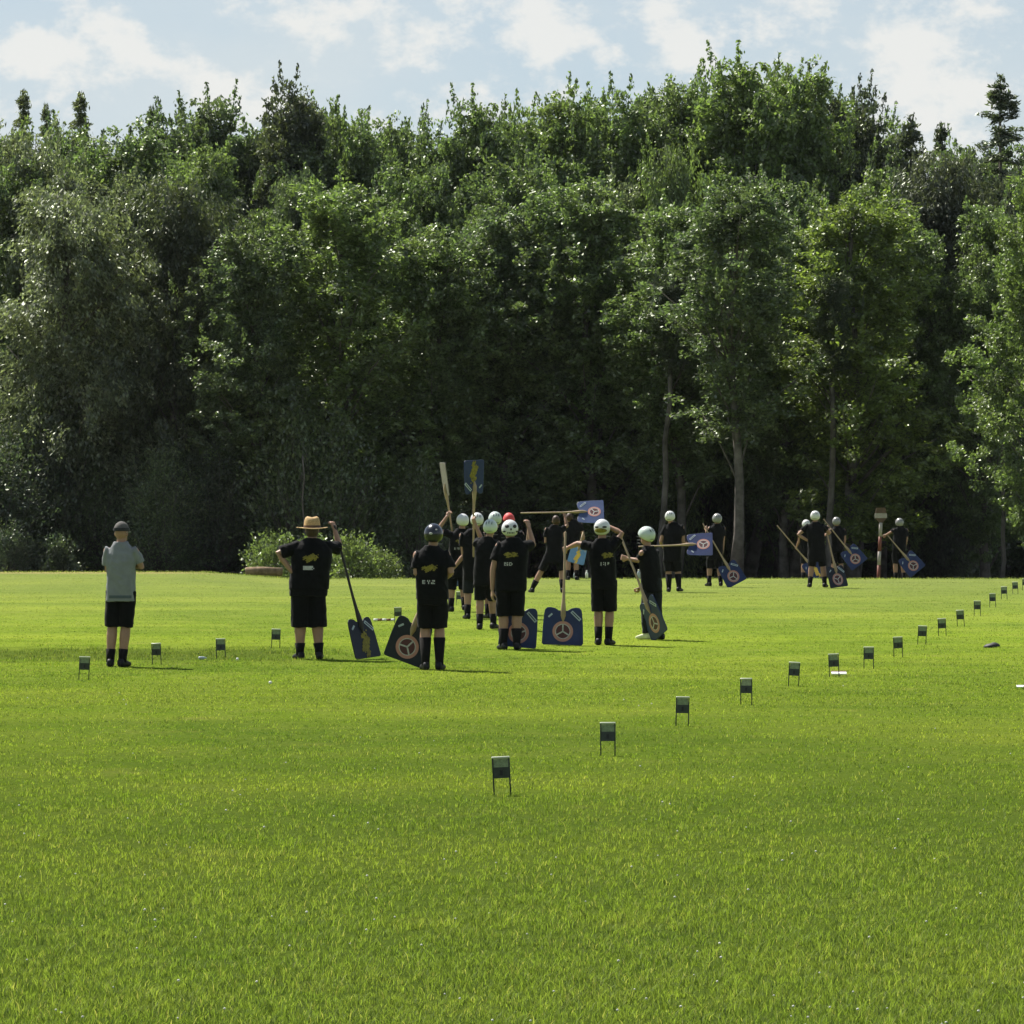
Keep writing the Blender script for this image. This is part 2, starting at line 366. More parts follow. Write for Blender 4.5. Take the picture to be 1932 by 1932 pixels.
# ---------------------------------------------------------------- trees
def leaf_mesh(name, C, N, L, W):
    """C centres, N long axes (unit), L length, W width -> rhombic leaves with a slight fold"""
    n = len(C); rnd = RNG.normal(size=(n, 3)); side = np.cross(N, rnd); side /= np.linalg.norm(side, axis=1)[:, None] + 1e-9
    nor = np.cross(side, N)
    P = np.empty((n, 4, 3)); L = L[:, None]; W = W[:, None]
    P[:, 0] = C - N * L * .5; P[:, 1] = C + side * W * .5 + nor * W * .12; P[:, 2] = C + N * L * .5; P[:, 3] = C - side * W * .5 + nor * W * .12
    me = bpy.data.meshes.new(name); me.vertices.add(n * 4); me.vertices.foreach_set('co', P.ravel())
    me.loops.add(n * 4); me.loops.foreach_set('vertex_index', np.arange(n * 4, dtype=np.int32))
    me.polygons.add(n); me.polygons.foreach_set('loop_start', (np.arange(n) * 4).astype(np.int32))
    me.update(calc_edges=True); return me

def norm(a): return a / (np.linalg.norm(a, axis=1)[:, None] + 1e-9)

def broad(seed, H=16.0, RAD=3.6, base=.2, nb=230, droop=.2, shoots=60, leaf=.15, wl=.5, dens=1.0):
    """a leafy tree: trunk, limbs, branchlets ending in leaf sprays; lobed, gappy crown. returns (trunk mesh, crown mesh)"""
    rs = np.random.default_rng(seed); g = Geo()
    bend = rs.normal(0, .18, 2)
    tp = [Vector((bend[0] * math.sin(k * 1.3), bend[1] * math.sin(k * 1.1), H * .93 * k / 7)) for k in range(8)]
    tr = [.20 * (1 - .9 * (k / 7) ** .9) + .015 for k in range(8)]; tr[0] *= 1.35
    g.tube(tp, tr, 9, rnd=False)
    lob = rs.uniform(0, 6.28, 6)
    def env(t, a):   # crown radius at height share t and bearing a
        r = (.35 + .65 * (t / .3) ** .7) if t < .3 else max(0, 1 - ((t - .3) / .72) ** 2.7) ** .55
        return RAD * r * (.8 + .24 * math.sin(2 * a + lob[0] + 5 * t) + .22 * math.sin(3 * a + lob[1] - 11 * t) + .16 * math.sin(9 * t + lob[2] + a))
    C = []; N = []
    for i in range(nb):
        t = rs.random() ** .8; a = rs.uniform(0, 6.283); er = env(t, a)
        q = rs.random() ** .45
        end = Vector((math.cos(a) * er * q, math.sin(a) * er * q, H * (base + (1 - base) * t)))
        k = min(6.2, max(0, (end.z / (H * .93) - .10 - .12 * q) * 7)); k0 = int(k); st = tp[k0].lerp(tp[min(7, k0 + 1)], k - k0)
        mid = st.lerp(end, .55) + Vector((0, 0, .25 * q - droop * .3))
        if i % 4 == 0: g.tube([st, mid, end], [.012 + .05 * q * (1 - t * .6), .028, .008], 5, rnd=False)
        # sprays around the outer half of the branch
        ns = int(5 * dens) + int(rs.integers(0, 3))
        for s in range(ns):
            f = rs.uniform(.45, 1.08); c = st.lerp(mid, f * 2) if f < .5 else mid.lerp(end, (f - .5) * 2)
            c = np.array(c) + rs.normal(0, .24, 3) * (1, 1, .7)
            m = int(rs.integers(38, 66)); rad = rs.uniform(.2, .42)
            dirn = np.array([math.cos(a), math.sin(a), rs.uniform(-.6, .7) - droop]); dirn /= np.linalg.norm(dirn)
            off = norm(rs.normal(size=(m, 3))) * (rs.random((m, 1)) ** .5) * rad * np.array([1, 1, .62 + droop])
            C.append(c + off + dirn * rs.random((m, 1)) * rad); N.append(norm(rs.normal(size=(m, 3)) * .8 + dirn + np.array([0, 0, -droop * 1.6])))
    for i in range(shoots):   # upright shoots breaking the outline
        t = rs.uniform(.5, .98); a = rs.uniform(0, 6.283); er = env(t, a) * rs.uniform(.5, 1)
        b0 = np.array([math.cos(a) * er, math.sin(a) * er, H * (base + (1 - base) * t)])
        ln = rs.uniform(.4, 1.35); m = int(60 * ln)
        f = rs.random((m, 1)); lean = np.array([math.cos(a) * .25, math.sin(a) * .25, 1.0])
        C.append(b0 + lean * f * ln + rs.normal(size=(m, 3)) * .13 * (1.15 - f)); N.append(norm(rs.normal(size=(m, 3)) * .6 + lean))
    C = np.concatenate(C); N = np.concatenate(N); n = len(C)
    L = rs.uniform(.7, 1.35, n) * leaf
    return g.mesh("trunk"), leaf_mesh("crown", C, N, L, L * wl * rs.uniform(.8, 1.25, n))

def spruce(seed, H=16.0, RAD=2.2, base=.06, whorls=34, thin=1.0):
    rs = np.random.default_rng(seed); g = Geo()
    g.tube([(0, 0, 0), (.03, 0, H * .5), (0, 0, H)], [.2, .11, .01], 8, rnd=False)
    C = []; N = []
    for k in range(whorls):
        t = min(.985, max(0, (k + rs.uniform(-.9, .9)) / whorls)); z = H * (base + (1 - base) * t); rr = RAD * (1 - t) ** .72 * rs.uniform(.75, 1.15) + .12
        nb = int(6 + 3 * (1 - t))
        for b in range(nb):
            if rs.random() > thin: continue
            a = rs.uniform(0, 6.283); ln = rr * rs.choice((.45, .75, .95, 1.25)) * rs.uniform(.8, 1.1); zj = rs.uniform(-.18, .18)
            tip = np.array([math.cos(a) * ln, math.sin(a) * ln, -.10 * ln + .22 * ln * ln / RAD + zj])
            m = int(40 + 60 * ln); f = rs.random((m, 1)) ** .8
            sp = .05 + .16 * (1 - f) * min(1, ln)
            C.append(np.array([0, 0, z]) + tip * f + rs.normal(size=(m, 3)) * sp * (1, 1, .5) + np.array([0, 0, -.08]) * rs.random((m, 1)))
            N.append(norm(tip / ln + rs.normal(size=(m, 3)) * .55))
            if b % 2 == 0: g.tube([(0, 0, z), tuple(np.array([0, 0, z]) + tip * .9)], [.025, .006], 4, rnd=False)
    m = 170; f = rs.random((m, 1)); C.append(np.array([0, 0, H * .93]) + np.array([0, 0, H * .07]) * f + rs.normal(size=(m, 3)) * (.05 + .1 * (1 - f))); N.append(norm(rs.normal(size=(m, 3)) * .5 + (0, 0, 1)))
    C = np.concatenate(C); N = np.concatenate(N); n = len(C); L = rs.uniform(.10, .2, n)
    return g.mesh("trunk"), leaf_mesh("crown", C, N, L, L * .34)

def shrub(seed, H=2.2, RAD=1.4, nb=70, leaf=.15):
    rs = np.random.default_rng(seed); g = Geo(); C = []; N = []
    for i in range(nb):
        a = rs.uniform(0, 6.283); el = rs.uniform(.12, 1.5); rr = rs.uniform(.55, 1.05)
        e = np.array([math.cos(a) * math.cos(el) * RAD, math.sin(a) * math.cos(el) * RAD, math.sin(el) * H]) * rr
        if i % 3 == 0: g.tube([(rs.normal(0, .08), rs.normal(0, .08), 0), tuple(e * .5 + (0, 0, .15)), tuple(e)], [.02, .012, .004], 5, rnd=False)
        m = int(rs.integers(24, 44)); f = rs.random((m, 1)) ** .5
        C.append(e * (.45 + .6 * f) + rs.normal(size=(m, 3)) * .16); N.append(norm(rs.normal(size=(m, 3)) * .7 + e / np.linalg.norm(e)))
    C = np.concatenate(C); N = np.concatenate(N); C[:, 2] = np.maximum(C[:, 2], .03); n = len(C); L = rs.uniform(.7, 1.4, n) * leaf
    return g.mesh("stem"), leaf_mesh("foliage", C, N, L, L * .5)

VAR = {
    'lush': broad(1, RAD=3.7, base=.13, droop=.1, shoots=45),
    'lush_b': broad(2, RAD=3.5, base=.2, droop=.15, shoots=60, nb=240),
    'tall': broad(3, RAD=3.0, base=.3, droop=.05, shoots=70, nb=220),
    'tall_b': broad(8, RAD=3.1, base=.26, droop=.1, shoots=60, nb=230),
    'willow': broad(4, RAD=3.8, base=.03, droop=.75, shoots=40, leaf=.165, wl=.36, nb=260),
    'open': broad(5, RAD=3.3, base=.42, droop=.05, shoots=40, nb=130),
    'spruce': spruce(6, whorls=64, thin=.62), 'spire': spruce(7, RAD=1.1, whorls=80, thin=.55), 'pole_spruce': spruce(9, RAD=2.3, base=.3, whorls=26, thin=.8)}
RADS = {'lush': 3.7, 'lush_b': 3.5, 'tall': 3.0, 'tall_b': 3.1, 'willow': 3.8, 'open': 3.3, 'spruce': 2.2, 'spire': 1.1, 'pole_spruce': 2.3}
def top_of(me):
    co = np.empty(len(me.vertices) * 3); me.vertices.foreach_get('co', co); return float(np.percentile(co[2::3], 99.93))
TOPS = {k: top_of(v[1]) for k, v in VAR.items()}
PROTO = {}
def con_(k): return 'spr' in k or k == 'spire'
def tree(kind, x, ytop, D, hw, tint, label, cat="tree", group=None, name=None, rot=None, lean=0.0):
    X = (x - CX) / F * D; zg = ground_z(X, D) - .05
    H = EYE + (HOR - ytop) / F * D - zg; s = hw * (1.0 if con_(kind) else 1.55) / F * D / RADS[kind]
    con = 'spr' in kind or kind == 'spire'
    if kind not in PROTO:
        root = empty("tree"); tr, cr = VAR[kind]
        a = link("trunk", tr, M_BARK, root); b = link("crown", cr, M_NEEDLE if con else M_LEAF, root); PROTO[kind] = (root, a, b)
        ob = PROTO[kind]
    else:
        ob = tuple(o.copy() for o in PROTO[kind])
        for o in ob: COL.objects.link(o)
        ob[1].parent = ob[0]; ob[2].parent = ob[0]
    root = ob[0]; root.name = name or ("conifer" if con else "broadleaf_tree")
    root.location = (X, D, zg); root.scale = (s, s, H / TOPS[kind]); root.rotation_euler = (0, lean, random.uniform(0, 6.28) if rot is None else rot)
    ob[2].color = (*tint, 1)
    for k in ('label', 'category', 'group'):
        if k in root: del root[k]
    put(root, label, cat, group or "trees of the wood behind the field"); return root
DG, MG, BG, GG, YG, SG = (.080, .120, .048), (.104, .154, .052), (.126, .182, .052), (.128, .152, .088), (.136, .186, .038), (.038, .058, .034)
# tall row against the sky
tree('willow', 60, 236, 134, 125, GG, "grey green leafy tree at the far left edge of the wood")
tree('lush_b', 225, 240, 136, 120, MG, "rounded mid green tree right of the two thin spires")
tree('tall', 392, 172, 142, 92, DG, "broad topped dark tree left of the small sky gap")
tree('tall_b', 548, 148, 140, 86, (.036, .046, .026), "tall grey green tree rising just right of the small sky gap")
tree('lush_b', 668, 205, 139, 90, MG, "tree with an even rounded top beside the tall grey green one")
tree('tall_b', 775, 216, 138, 78, MG, "lower tree just left of the notch in the treetops")
tree('tall', 905, 180, 137, 88, MG, "leafy tree just right of the notch in the treetops")
tree('lush', 1060, 165, 136, 108, BG, "full green tree above the raised horizontal bat")
tree('tall_b', 1180, 168, 136, 100, MG, "tree between the full green one and the highest crown")
tree('tall', 1290, 140, 137, 92, MG, "tree with thin shoots just left of the highest crown")
tree('tall', 1405, 102, 135, 112, BG, "highest tree of the wood with finger like upright shoots")
tree('lush_b', 1500, 122, 136, 105, BG, "bright topped tree directly right of the highest crown")
tree('tall_b', 1610, 160, 138, 84, (.036, .050, .028), "greyish tree stepping down right of the highest crowns")
tree('spruce', 1718, 225, 146, 150, (.045, .06, .032), "pale green conifer with a bare tip at the right of the skyline")
tree('spire', 1775, 238, 146, 60, SG, "short ragged conifer between the bare tipped one and the dark spruce")
tree('spruce', 1887, 150, 143, 165, (.05, .07, .045), "dark spruce standing alone against the sky at the right")
tree('spire', 45, 176, 146, 58, (.13, .15, .08), "slim pointed conifer nearest the left edge of the skyline")
tree('spire', 88, 202, 147, 48, (.12, .14, .08), "thin low conifer between the two taller spires at the left")
tree('spire', 152, 180, 146, 66, (.14, .16, .08), "slim pointed conifer with a lit tip, right one of the two spires")
tree('spire', 285, 205, 145, 50, DG, "thin dark conifer tip left of the broad topped dark tree")
for i, (x, y, D) in enumerate(((130, 228, 140), (5, 236, 141), (330, 208, 143), (610, 200, 144), (720, 225, 143), (985, 200, 143), (1120, 185, 143), (1240, 165, 144), (1350, 150, 142), (1455, 135, 142), (1555, 165, 143), (1650, 220, 146), (845, 250, 144), (1840, 285, 146), (1925, 270, 145))):
    tree(('tall', 'lush_b', 'tall_b')[i % 3], x, y, D, 95, (MG, BG, DG, MG)[i % 4], "tree of the tall back row filling the skyline between its neighbours", group="tall trees of the back row")
for i in range(11):
    tree(('lush_b', 'tall_b', 'lush', 'willow')[i % 4], 60 + 176 * i + random.uniform(-40, 40), 300 + 34 * math.sin(i * 2.4), 132.5 + random.uniform(-1, 1), 92, (MG, GG, BG, DG, MG)[i % 5], "tree filling the wood between the back row and the front trees", group="trees of the middle row")
# middle layer
tree('willow', 120, 345, 127, 150, GG, "wide drooping grey green tree behind the man in grey")
tree('willow', 330, 330, 128, 130, (.046, .060, .028), "drooping tree between the man in grey and the straw hat")
tree('lush', 640, 338, 127, 150, BG, "rounded bright green tree above and right of the straw hat")
tree('lush_b', 480, 430, 126, 105, DG, "dark lower tree directly above the straw hat")
tree('tall_b', 820, 420, 128, 100, MG, "mid green tree above the two raised bats")
tree('lush_b', 950, 390, 129, 120, DG, "dark bushy tree above the red cap")
tree('lush', 1110, 330, 129, 140, MG, "large green tree above the visored player")
tree('tall', 1270, 380, 126, 100, MG, "green tree on a pale leaning trunk left of the thickest trunk")
tree('open', 1388, 330, 121, 120, DG, "open crowned tree on the thickest pale trunk, in front of the wood", rot=1.0)
tree('lush', 1610, 365, 125, 145, YG, "bright yellow green tree at the right, in front of the wood")
tree('willow', 1775, 280, 130, 130, (.042, .050, .036), "dark grey drooping tree right of the yellow green one")
tree('lush', 1965, 320, 119, 100, BG, "green tree cut by the right edge of the photo")
tree('lush_b', 1705, 400, 128, 90, MG, "mid green tree between the yellow green one and the dark grey drooping one")
tree('lush', 1860, 380, 127, 95, MG, "mid green tree between the dark grey drooping one and the right edge")
tree('tall_b', 1480, 420, 127, 85, DG, "dark tree between the open crowned and the yellow green one")
tree('tall', 1490, 330, 131, 90, MG, "tree hidden mostly behind the open crowned and yellow green trees")
# deep rows
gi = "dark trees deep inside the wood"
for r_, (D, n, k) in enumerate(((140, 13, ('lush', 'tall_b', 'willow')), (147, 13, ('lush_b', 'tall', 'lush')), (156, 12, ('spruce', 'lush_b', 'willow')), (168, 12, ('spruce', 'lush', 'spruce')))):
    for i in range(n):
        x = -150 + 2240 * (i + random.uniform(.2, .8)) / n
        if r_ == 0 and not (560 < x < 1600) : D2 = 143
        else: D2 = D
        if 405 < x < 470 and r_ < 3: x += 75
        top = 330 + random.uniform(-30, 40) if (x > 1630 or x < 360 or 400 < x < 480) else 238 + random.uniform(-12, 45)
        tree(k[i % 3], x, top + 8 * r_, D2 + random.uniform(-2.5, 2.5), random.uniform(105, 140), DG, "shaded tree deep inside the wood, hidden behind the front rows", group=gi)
# trunks and low shrubs along the wood's edge
S1 = shrub(21); S2 = shrub(22, H=2.6, RAD=1.2, nb=80, leaf=.17); S3 = shrub(23, H=3.4, RAD=1.7, nb=120, leaf=.13); S4 = shrub(24, H=4.6, RAD=1.7, nb=330, leaf=.105); S5 = shrub(25, H=6.0, RAD=2.1, nb=430, leaf=.11)
SP = {}
def bush(key, x, D, w, h, tint, label, group=None):
    src = {'a': S1, 'b': S2, 'c': S3, 'd': S4, 'e': S5}[key]; bh = {'a': 2.2, 'b': 2.6, 'c': 3.4, 'd': 4.6, 'e': 6.0}[key]; br = {'a': 1.4, 'b': 1.2, 'c': 1.7, 'd': 1.7, 'e': 2.1}[key]
    if key not in SP:
        root = empty("bush"); SP[key] = (root, link("stem", src[0], M_BARK, root), link("foliage", src[1], M_LEAF, root)); ob = SP[key]
    else:
        ob = tuple(o.copy() for o in SP[key])
        for o in ob: COL.objects.link(o)
        ob[1].parent = ob[0]; ob[2].parent = ob[0]
    X = (x - CX) / F * D; ob[0].location = (X, D, ground_z(X, D) - .03); ob[0].scale = (w / br, w / br, h / bh); ob[0].rotation_euler = (0, 0, random.uniform(0, 6.28))
    ob[2].color = (*tint, 1)
    for k in ('label', 'category', 'group'):
        if k in ob[0]: del ob[0][k]
    put(ob[0], label, "bush", group or "bushes at the edge of the wood")
bush('a', 512, 112.5, .82, 1.4, (.095, .135, .042), "light green bush left of the man with the straw hat")
bush('a', 668, 112.5, .85, 1.45, (.11, .15, .045), "brightest green bush right of the man with the straw hat")
bush('a', 722, 113, .6, 1.0, (.095, .125, .04), "small low bush joined to the brightest bush")
bush('b', 590, 113.6, .9, 1.35, (.08, .115, .035), "light bush directly behind the man with the straw hat")
bush('c', 20, 122, .9, 1.7, SG, "tall loose bush at the left edge of the field")
bush('b', 112, 122, .7, 1.4, SG, "dark bush between the left edge and the man in grey")
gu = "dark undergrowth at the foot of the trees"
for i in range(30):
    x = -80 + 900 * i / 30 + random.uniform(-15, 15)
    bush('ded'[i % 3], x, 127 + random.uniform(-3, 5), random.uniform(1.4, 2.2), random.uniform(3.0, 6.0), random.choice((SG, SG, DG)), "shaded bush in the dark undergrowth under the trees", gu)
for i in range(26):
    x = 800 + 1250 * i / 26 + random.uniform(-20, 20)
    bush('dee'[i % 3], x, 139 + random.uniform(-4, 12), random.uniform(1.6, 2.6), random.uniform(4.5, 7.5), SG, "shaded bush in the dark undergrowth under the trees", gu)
# slim bare stems standing in front of the dark
def stem_tree(x0, y0, x1, y1, D, r, label):
    a = at(x0, y0, D); a.z = ground_z(a.x, D) - .1; b = at(x1, y1, D); g = Geo()
    pts = [a.lerp(b, k / 6) + Vector((random.uniform(-.05, .05), random.uniform(-.05, .05), 0)) for k in range(7)]
    g.tube([p - a for p in pts], [r * (1.25 if k == 0 else 1 - .07 * k) for k in range(7)], 9, rnd=False)
    root = empty("slim_tree", a); link("trunk", g.mesh("trunk"), M_BARK, root)
    tb = (b - a); k_ = .3 if r > .1 else .16
    if r > .04: cr = link("crown", VAR['open'][1], M_LEAF, root); cr.scale = (k_, k_, k_); cr.location = tb - Vector((0, 0, 16 * k_ * .42)); cr.color = (*SG, 1)
    put(root, label, "tree", "trees of the wood behind the field")
stem_tree(1242, 1090, 1265, 690, 124, .115, "tree with a slim leaning pale trunk left of the thickest trunk")
stem_tree(1567, 1090, 1570, 700, 123, .12, "tree whose grey trunk stands behind the player with hand on hip")
stem_tree(1891, 1090, 1893, 800, 121, .07, "thin pale trunked tree alone in the dark at the right edge")
stem_tree(574, 1090, 573, 860, 122, .035, "thin bare stemmed young tree right above the straw hat")

# ---------------------------------------------------------------- people
class Person: pass
def hand_geo(g, wrist, fdir, pn, curl, side, k=1.0):
    """palm, four unequal fingers with bends, thumb leaving the side of the palm near its base"""
    fdir = fdir.normalized(); pn = (pn - fdir * pn.dot(fdir)).normalized(); lat = fdir.cross(pn).normalized() * side
    for j in range(4):
        o = (j - 1.5) * .019 * k
        g.tube([wrist + lat * o * .7 + fdir * .005, wrist + lat * o + fdir * .085 * k], [.0145 * k, .0125 * k], 7)
    for j, ln in enumerate((.066, .078, .073, .056)):
        o = (1.5 - j) * .0205 * k; p = wrist + lat * o + fdir * .088 * k; d = fdir.copy(); pts = [p - fdir * .015]
        for seg, fr in enumerate((.45, .32, .23)):
            d = Matrix.Rotation(curl * (.8 + .2 * seg), 3, lat * side) @ d
            p = p + d * ln * fr * k * 1.1; pts.append(p)
        g.tube(pts, [.0095 * k, .009 * k, .0085 * k, .0075 * k], 7)
    tdir = (fdir * .75 + lat * .65 + pn * .25).normalized(); p0 = wrist + lat * .026 * k + fdir * .02 * k
    p1 = p0 + tdir * .035 * k; p2 = p1 + (fdir * .8 + pn * (.3 + .5 * min(1, curl)) + lat * .1).normalized() * .032 * k
    p3 = p2 + (fdir * .7 + pn * (.3 + .6 * min(1, curl)) - lat * .15).normalized() * .024 * k
    g.tube([p0, p1, p2, p3], [.0135 * k, .0115 * k, .0105 * k, .0085 * k], 7)

GLY = {}
def decal(cells, w, h, bvh, cx, cz, name, m, parent, frm=(0, -1, 0), off=.004):
    """thin print laid on the cloth: cells is a list of text rows, # = inked"""
    rows, cols = len(cells), len(cells[0]); vid = {}; V = []; Fc = []
    d = -Vector(frm).normalized(); sidev = Vector((-d.y, d.x, 0)) * -1
    def vert(i, j):
        if (i, j) not in vid:
            base = sidev * ((j / cols - .5) * w + cx) + Vector((0, 0, cz + (.5 - i / rows) * h))
            hit = bvh.ray_cast(base - d * 1.0, d)
            if hit[0] is None: return None
            vid[(i, j)] = len(V); V.append(tuple(hit[0] - d * off))
        return vid[(i, j)]
    for i in range(rows):
        for j in range(cols):
            if cells[i][j] != ' ':
                q = [vert(i, j), vert(i, j + 1), vert(i + 1, j + 1), vert(i + 1, j)]
                if None not in q: Fc.append(q[::-1])
    if not Fc: return None
    me = bpy.data.meshes.new(name); me.from_pydata(V, [], Fc); me.update()
    o = link(name, me, m, parent); sm = o.modifiers.new('thickness', 'SOLIDIFY'); sm.thickness = .0015; return o
BIRD = ["          ##      ", "        #####   # ", "   #  #########   ", " ############ ##  ", "################# ", " ##############   ", "##  ####### ###   ", "   #######  ##    ", "    ####          ", "    ##            "]
BIRD2 = ["    ###   ####    ", "  #######  #### # ", " ################ ", "########### ####  ", " ######  #######  ", "   ###############", "    ###### ###    ", "   ####           "]
WORD = ["###  # #  ### ", "#    # #    # ", "###   #   ##  ", "#     #  #    ", "###   #  #### "]
WORD2 = ["## ## ###  ", "## #  #  # ", "#  ## #  # ", "## ## ###  "]
WORD3 = ["#  # #  ## ", "#    #  ## ", "#  # #  #  ", "#    #     "]
BLOCKW = ["######## ", "######## ", "####### #", "######## "]

def ring_face(yaw): return Vector((-math.sin(yaw), math.cos(yaw), 0))

def make_person(label, x, yf, S, arms=None, feet=None, fat=1.0, yaw=0.0, D=None, hem=None, shem=None, head=None, headwear='white', shirt=None,
                shorts=None, prints=None, sock_h=.16, shoes=(None, None), vox=.0075, sleeve=.55, hips=None, head_tilt=(0, 0), long_trousers=False, socks=True, group="players on the field", chest_dx=0.0, shorts_w=1.0):
    if D is None: D = depth_of(yf)
    s = D / F; X0 = (x - CX) * s; z0 = ground_z(X0, D)
    if D > 85: vox *= 1.2
    if chest_dx == 0.0: chest_dx = .028 * math.sin(x * 1.7)
    if hips is None: hips = -.7 * chest_dx
    if yaw == 0.0: yaw = .2 * math.sin(x * 2.3 + 1)
    q = S / 1.75
    def J(px, py, dy=0.0): return Vector(((px - CX) * s - X0, dy, EYE + (HOR - py) * s - z0))
    root = empty("person", (X0, D, z0)); put(root, label, "person", group)
    fw = ring_face(yaw); rt = Vector((math.cos(yaw), math.sin(yaw), 0))      # facing, person's right
    tilt = Vector((chest_dx, 0, 0))
    neck = Vector((0, 0, .845 * S)) + tilt; hc = Vector((0, 0, .925 * S)) + tilt + fw * .015
    if head: hc = J(*head); neck = Vector((neck.x * .4 + hc.x * .6, neck.y, hc.z - .15 * q))
    sh = {1: rt * .172 * q * (.6 + .4 * fat) + Vector((0, 0, .803 * S)) + tilt, -1: rt * -.172 * q * (.6 + .4 * fat) + Vector((0, 0, .803 * S)) + tilt}
    el, wr, grip, hdir = {}, {}, {}, {}
    LU, LF = .295 * q, .255 * q
    for sd in (1, -1):
        a = (arms or {}).get(sd)
        if a is None:
            el[sd] = sh[sd] + Vector((.05 * sd, -.02, -LU)); wr[sd] = el[sd] + Vector((.015 * sd, .07, -LF + .01)); grip[sd] = .35
        else:
            (ex, ey, es), (hx, hy, hs) = a[0], a[1]; grip[sd] = a[2] if len(a) > 2 else .5
            if len(a) > 3: sh[sd] = J(*a[3], 0.0)
            e = J(ex, ey); d2 = (e - sh[sd]).length; dy = math.sqrt(max(0, LU * LU - d2 * d2)) if d2 < LU else 0
            e.y = sh[sd].y + es * dy
            if d2 > LU * 1.12: e = sh[sd] + (e - sh[sd]) * (LU * 1.12 / d2)
            w_ = J(hx, hy); v = Vector((w_.x - e.x, 0, w_.z - e.z)); d2 = v.length; dy = math.sqrt(max(0, LF * LF - d2 * d2)) if d2 < LF else 0
            w_.y = e.y + hs * dy
            if d2 > LF * 1.15: w_ = e + (w_ - e) * (LF * 1.15 / d2)
            el[sd], wr[sd] = e, w_
    hp = {sd: rt * .09 * q * sd + Vector((0, 0, .51 * S)) for sd in (1, -1)}
    if hips is not None: hp = {k: v + Vector((hips, 0, 0)) for k, v in hp.items()}
    an, kn = {}, {}
    for sd in (1, -1):
        if feet and sd in feet:
            f_ = feet[sd]; an[sd] = J(f_[0], f_[1], f_[2] if len(f_) > 2 else 0.0); an[sd].z = max(an[sd].z, 0) + .085 * q
        else: an[sd] = rt * .105 * q * sd + Vector((0, 0, .085 * q))
        m = hp[sd].lerp(an[sd], .5); kn[sd] = m + fw * .035 + Vector((0, 0, .02))
        if feet and sd in feet and len(feet[sd]) > 3: kn[sd] = J(*feet[sd][3])
    # ---- body: one continuous skin
    g = Geo()
    g.loft([(hp[1].x * .5 + hp[-1].x * .5, 0, .47 * S, .13 * q * fat, .10 * q), (hp[1].x * .5 + hp[-1].x * .5, 0, .53 * S, .145 * q * fat, .105 * q * fat), (tilt.x * .4, 0, .61 * S, .125 * q * fat, .09 * q * fat),
            (tilt.x * .8, 0, .73 * S, .145 * q * fat, .105 * q * fat), (tilt.x, 0, .79 * S, .15 * q, .09 * q), (tilt.x, 0, .835 * S, .075 * q, .065 * q)], 18, yaw=yaw)
    g.tube([neck - Vector((0, 0, .05)), neck.lerp(hc, .6)], [.062 * q * fat ** .3, .055 * q], 12)
    Mh = Matrix.Rotation(yaw + head_tilt[1], 3, 'Z') @ Matrix.Rotation(head_tilt[0], 3, 'X')
    hf = Mh @ Vector((0, 1, 0)); hr = Mh @ Vector((1, 0, 0)); hu = Mh @ Vector((0, 0, 1))
    g.ball(hc + hu * .02, (.076, .096, .105), 16, 11, M=Mh)
    g.ball(hc + hf * .025 - hu * .055, (.058, .066, .062), 12, 8, M=Mh)
    g.tube([hc + hf * .085 + hu * .025, hc + hf * .112 - hu * .012], [.009, .015], 7)
    for sd in (1, -1): g.ball(hc + hr * .078 * sd - hu * .005 - hf * .005, (.012, .02, .032), 8, 6, M=Mh)
    for sd in (1, -1):
        g.tube([sh[sd], sh[sd].lerp(el[sd], .5), el[sd], el[sd].lerp(wr[sd], .3), wr[sd]], [.052 * q * fat ** .4, .047 * q * fat ** .4, .040 * q, .040 * q, .027 * q], 12)
        fd = (wr[sd] - el[sd]).normalized(); pn = Vector((-sd * .8, .3, 0)) if fd.z < -.5 else (fw * .6 + Vector((-sd, 0, 0)) * .5)
        hand_geo(g, wr[sd] + fd * .012, fd, pn, grip[sd], -sd)
        g.tube([hp[sd], hp[sd].lerp(kn[sd], .5), kn[sd], kn[sd].lerp(an[sd], .3), an[sd]], [.09 * q * fat ** .5, .08 * q * fat ** .5, .060 * q * fat ** .4, .066 * q * fat ** .4, .042 * q], 12)
        g.tube([an[sd] + Vector((0, 0, -.03)) - fw * .03, an[sd] + Vector((0, 0, -.05)) + fw * .13], [.035, .028], 8)
    body = link("body", fuse(g, "body", vox * .85, 3), M_SKIN, root)
    fg = Geo()
    for sd in (1, -1): fg.ball(hc + hf * .092 + hr * .032 * sd + hu * .022, (.013, .006, .008), 8, 6, M=Mh)
    link("eyes", fg.mesh("eyes"), M_EYE, body)
    fg = Geo(); fg.ball(hc + hf * .092 - hu * .058, (.024, .007, .008), 8, 6, M=Mh); link("mouth", fg.mesh("mouth"), M_LIP, body)
    # ---- shirt
    g = Geo(); hz = J(0, hem)[2] if hem else .47 * S; hx = (hp[1].x + hp[-1].x) / 2
    bw = .185 * q * fat; bd = .135 * q * fat
    g.loft([(hx, 0, hz, bw * 1.0, bd), (hx * .8 + tilt.x * .2, 0, hz + .10, bw * .99, bd * 1.03), (hx * .5 + tilt.x * .5, 0, .64 * S, bw * .97, bd * 1.02), (tilt.x * .85, 0, .73 * S, bw * 1.02, bd * 1.0),
            (tilt.x, 0, .785 * S, bw * 1.0, bd * .86), (tilt.x, 0, .822 * S, bw * .84, bd * .7), (tilt.x, 0, .852 * S, bw * .52, .085 * q), (tilt.x, 0, .868 * S, .082 * q, .075 * q)], 26, power=.82, yaw=yaw)
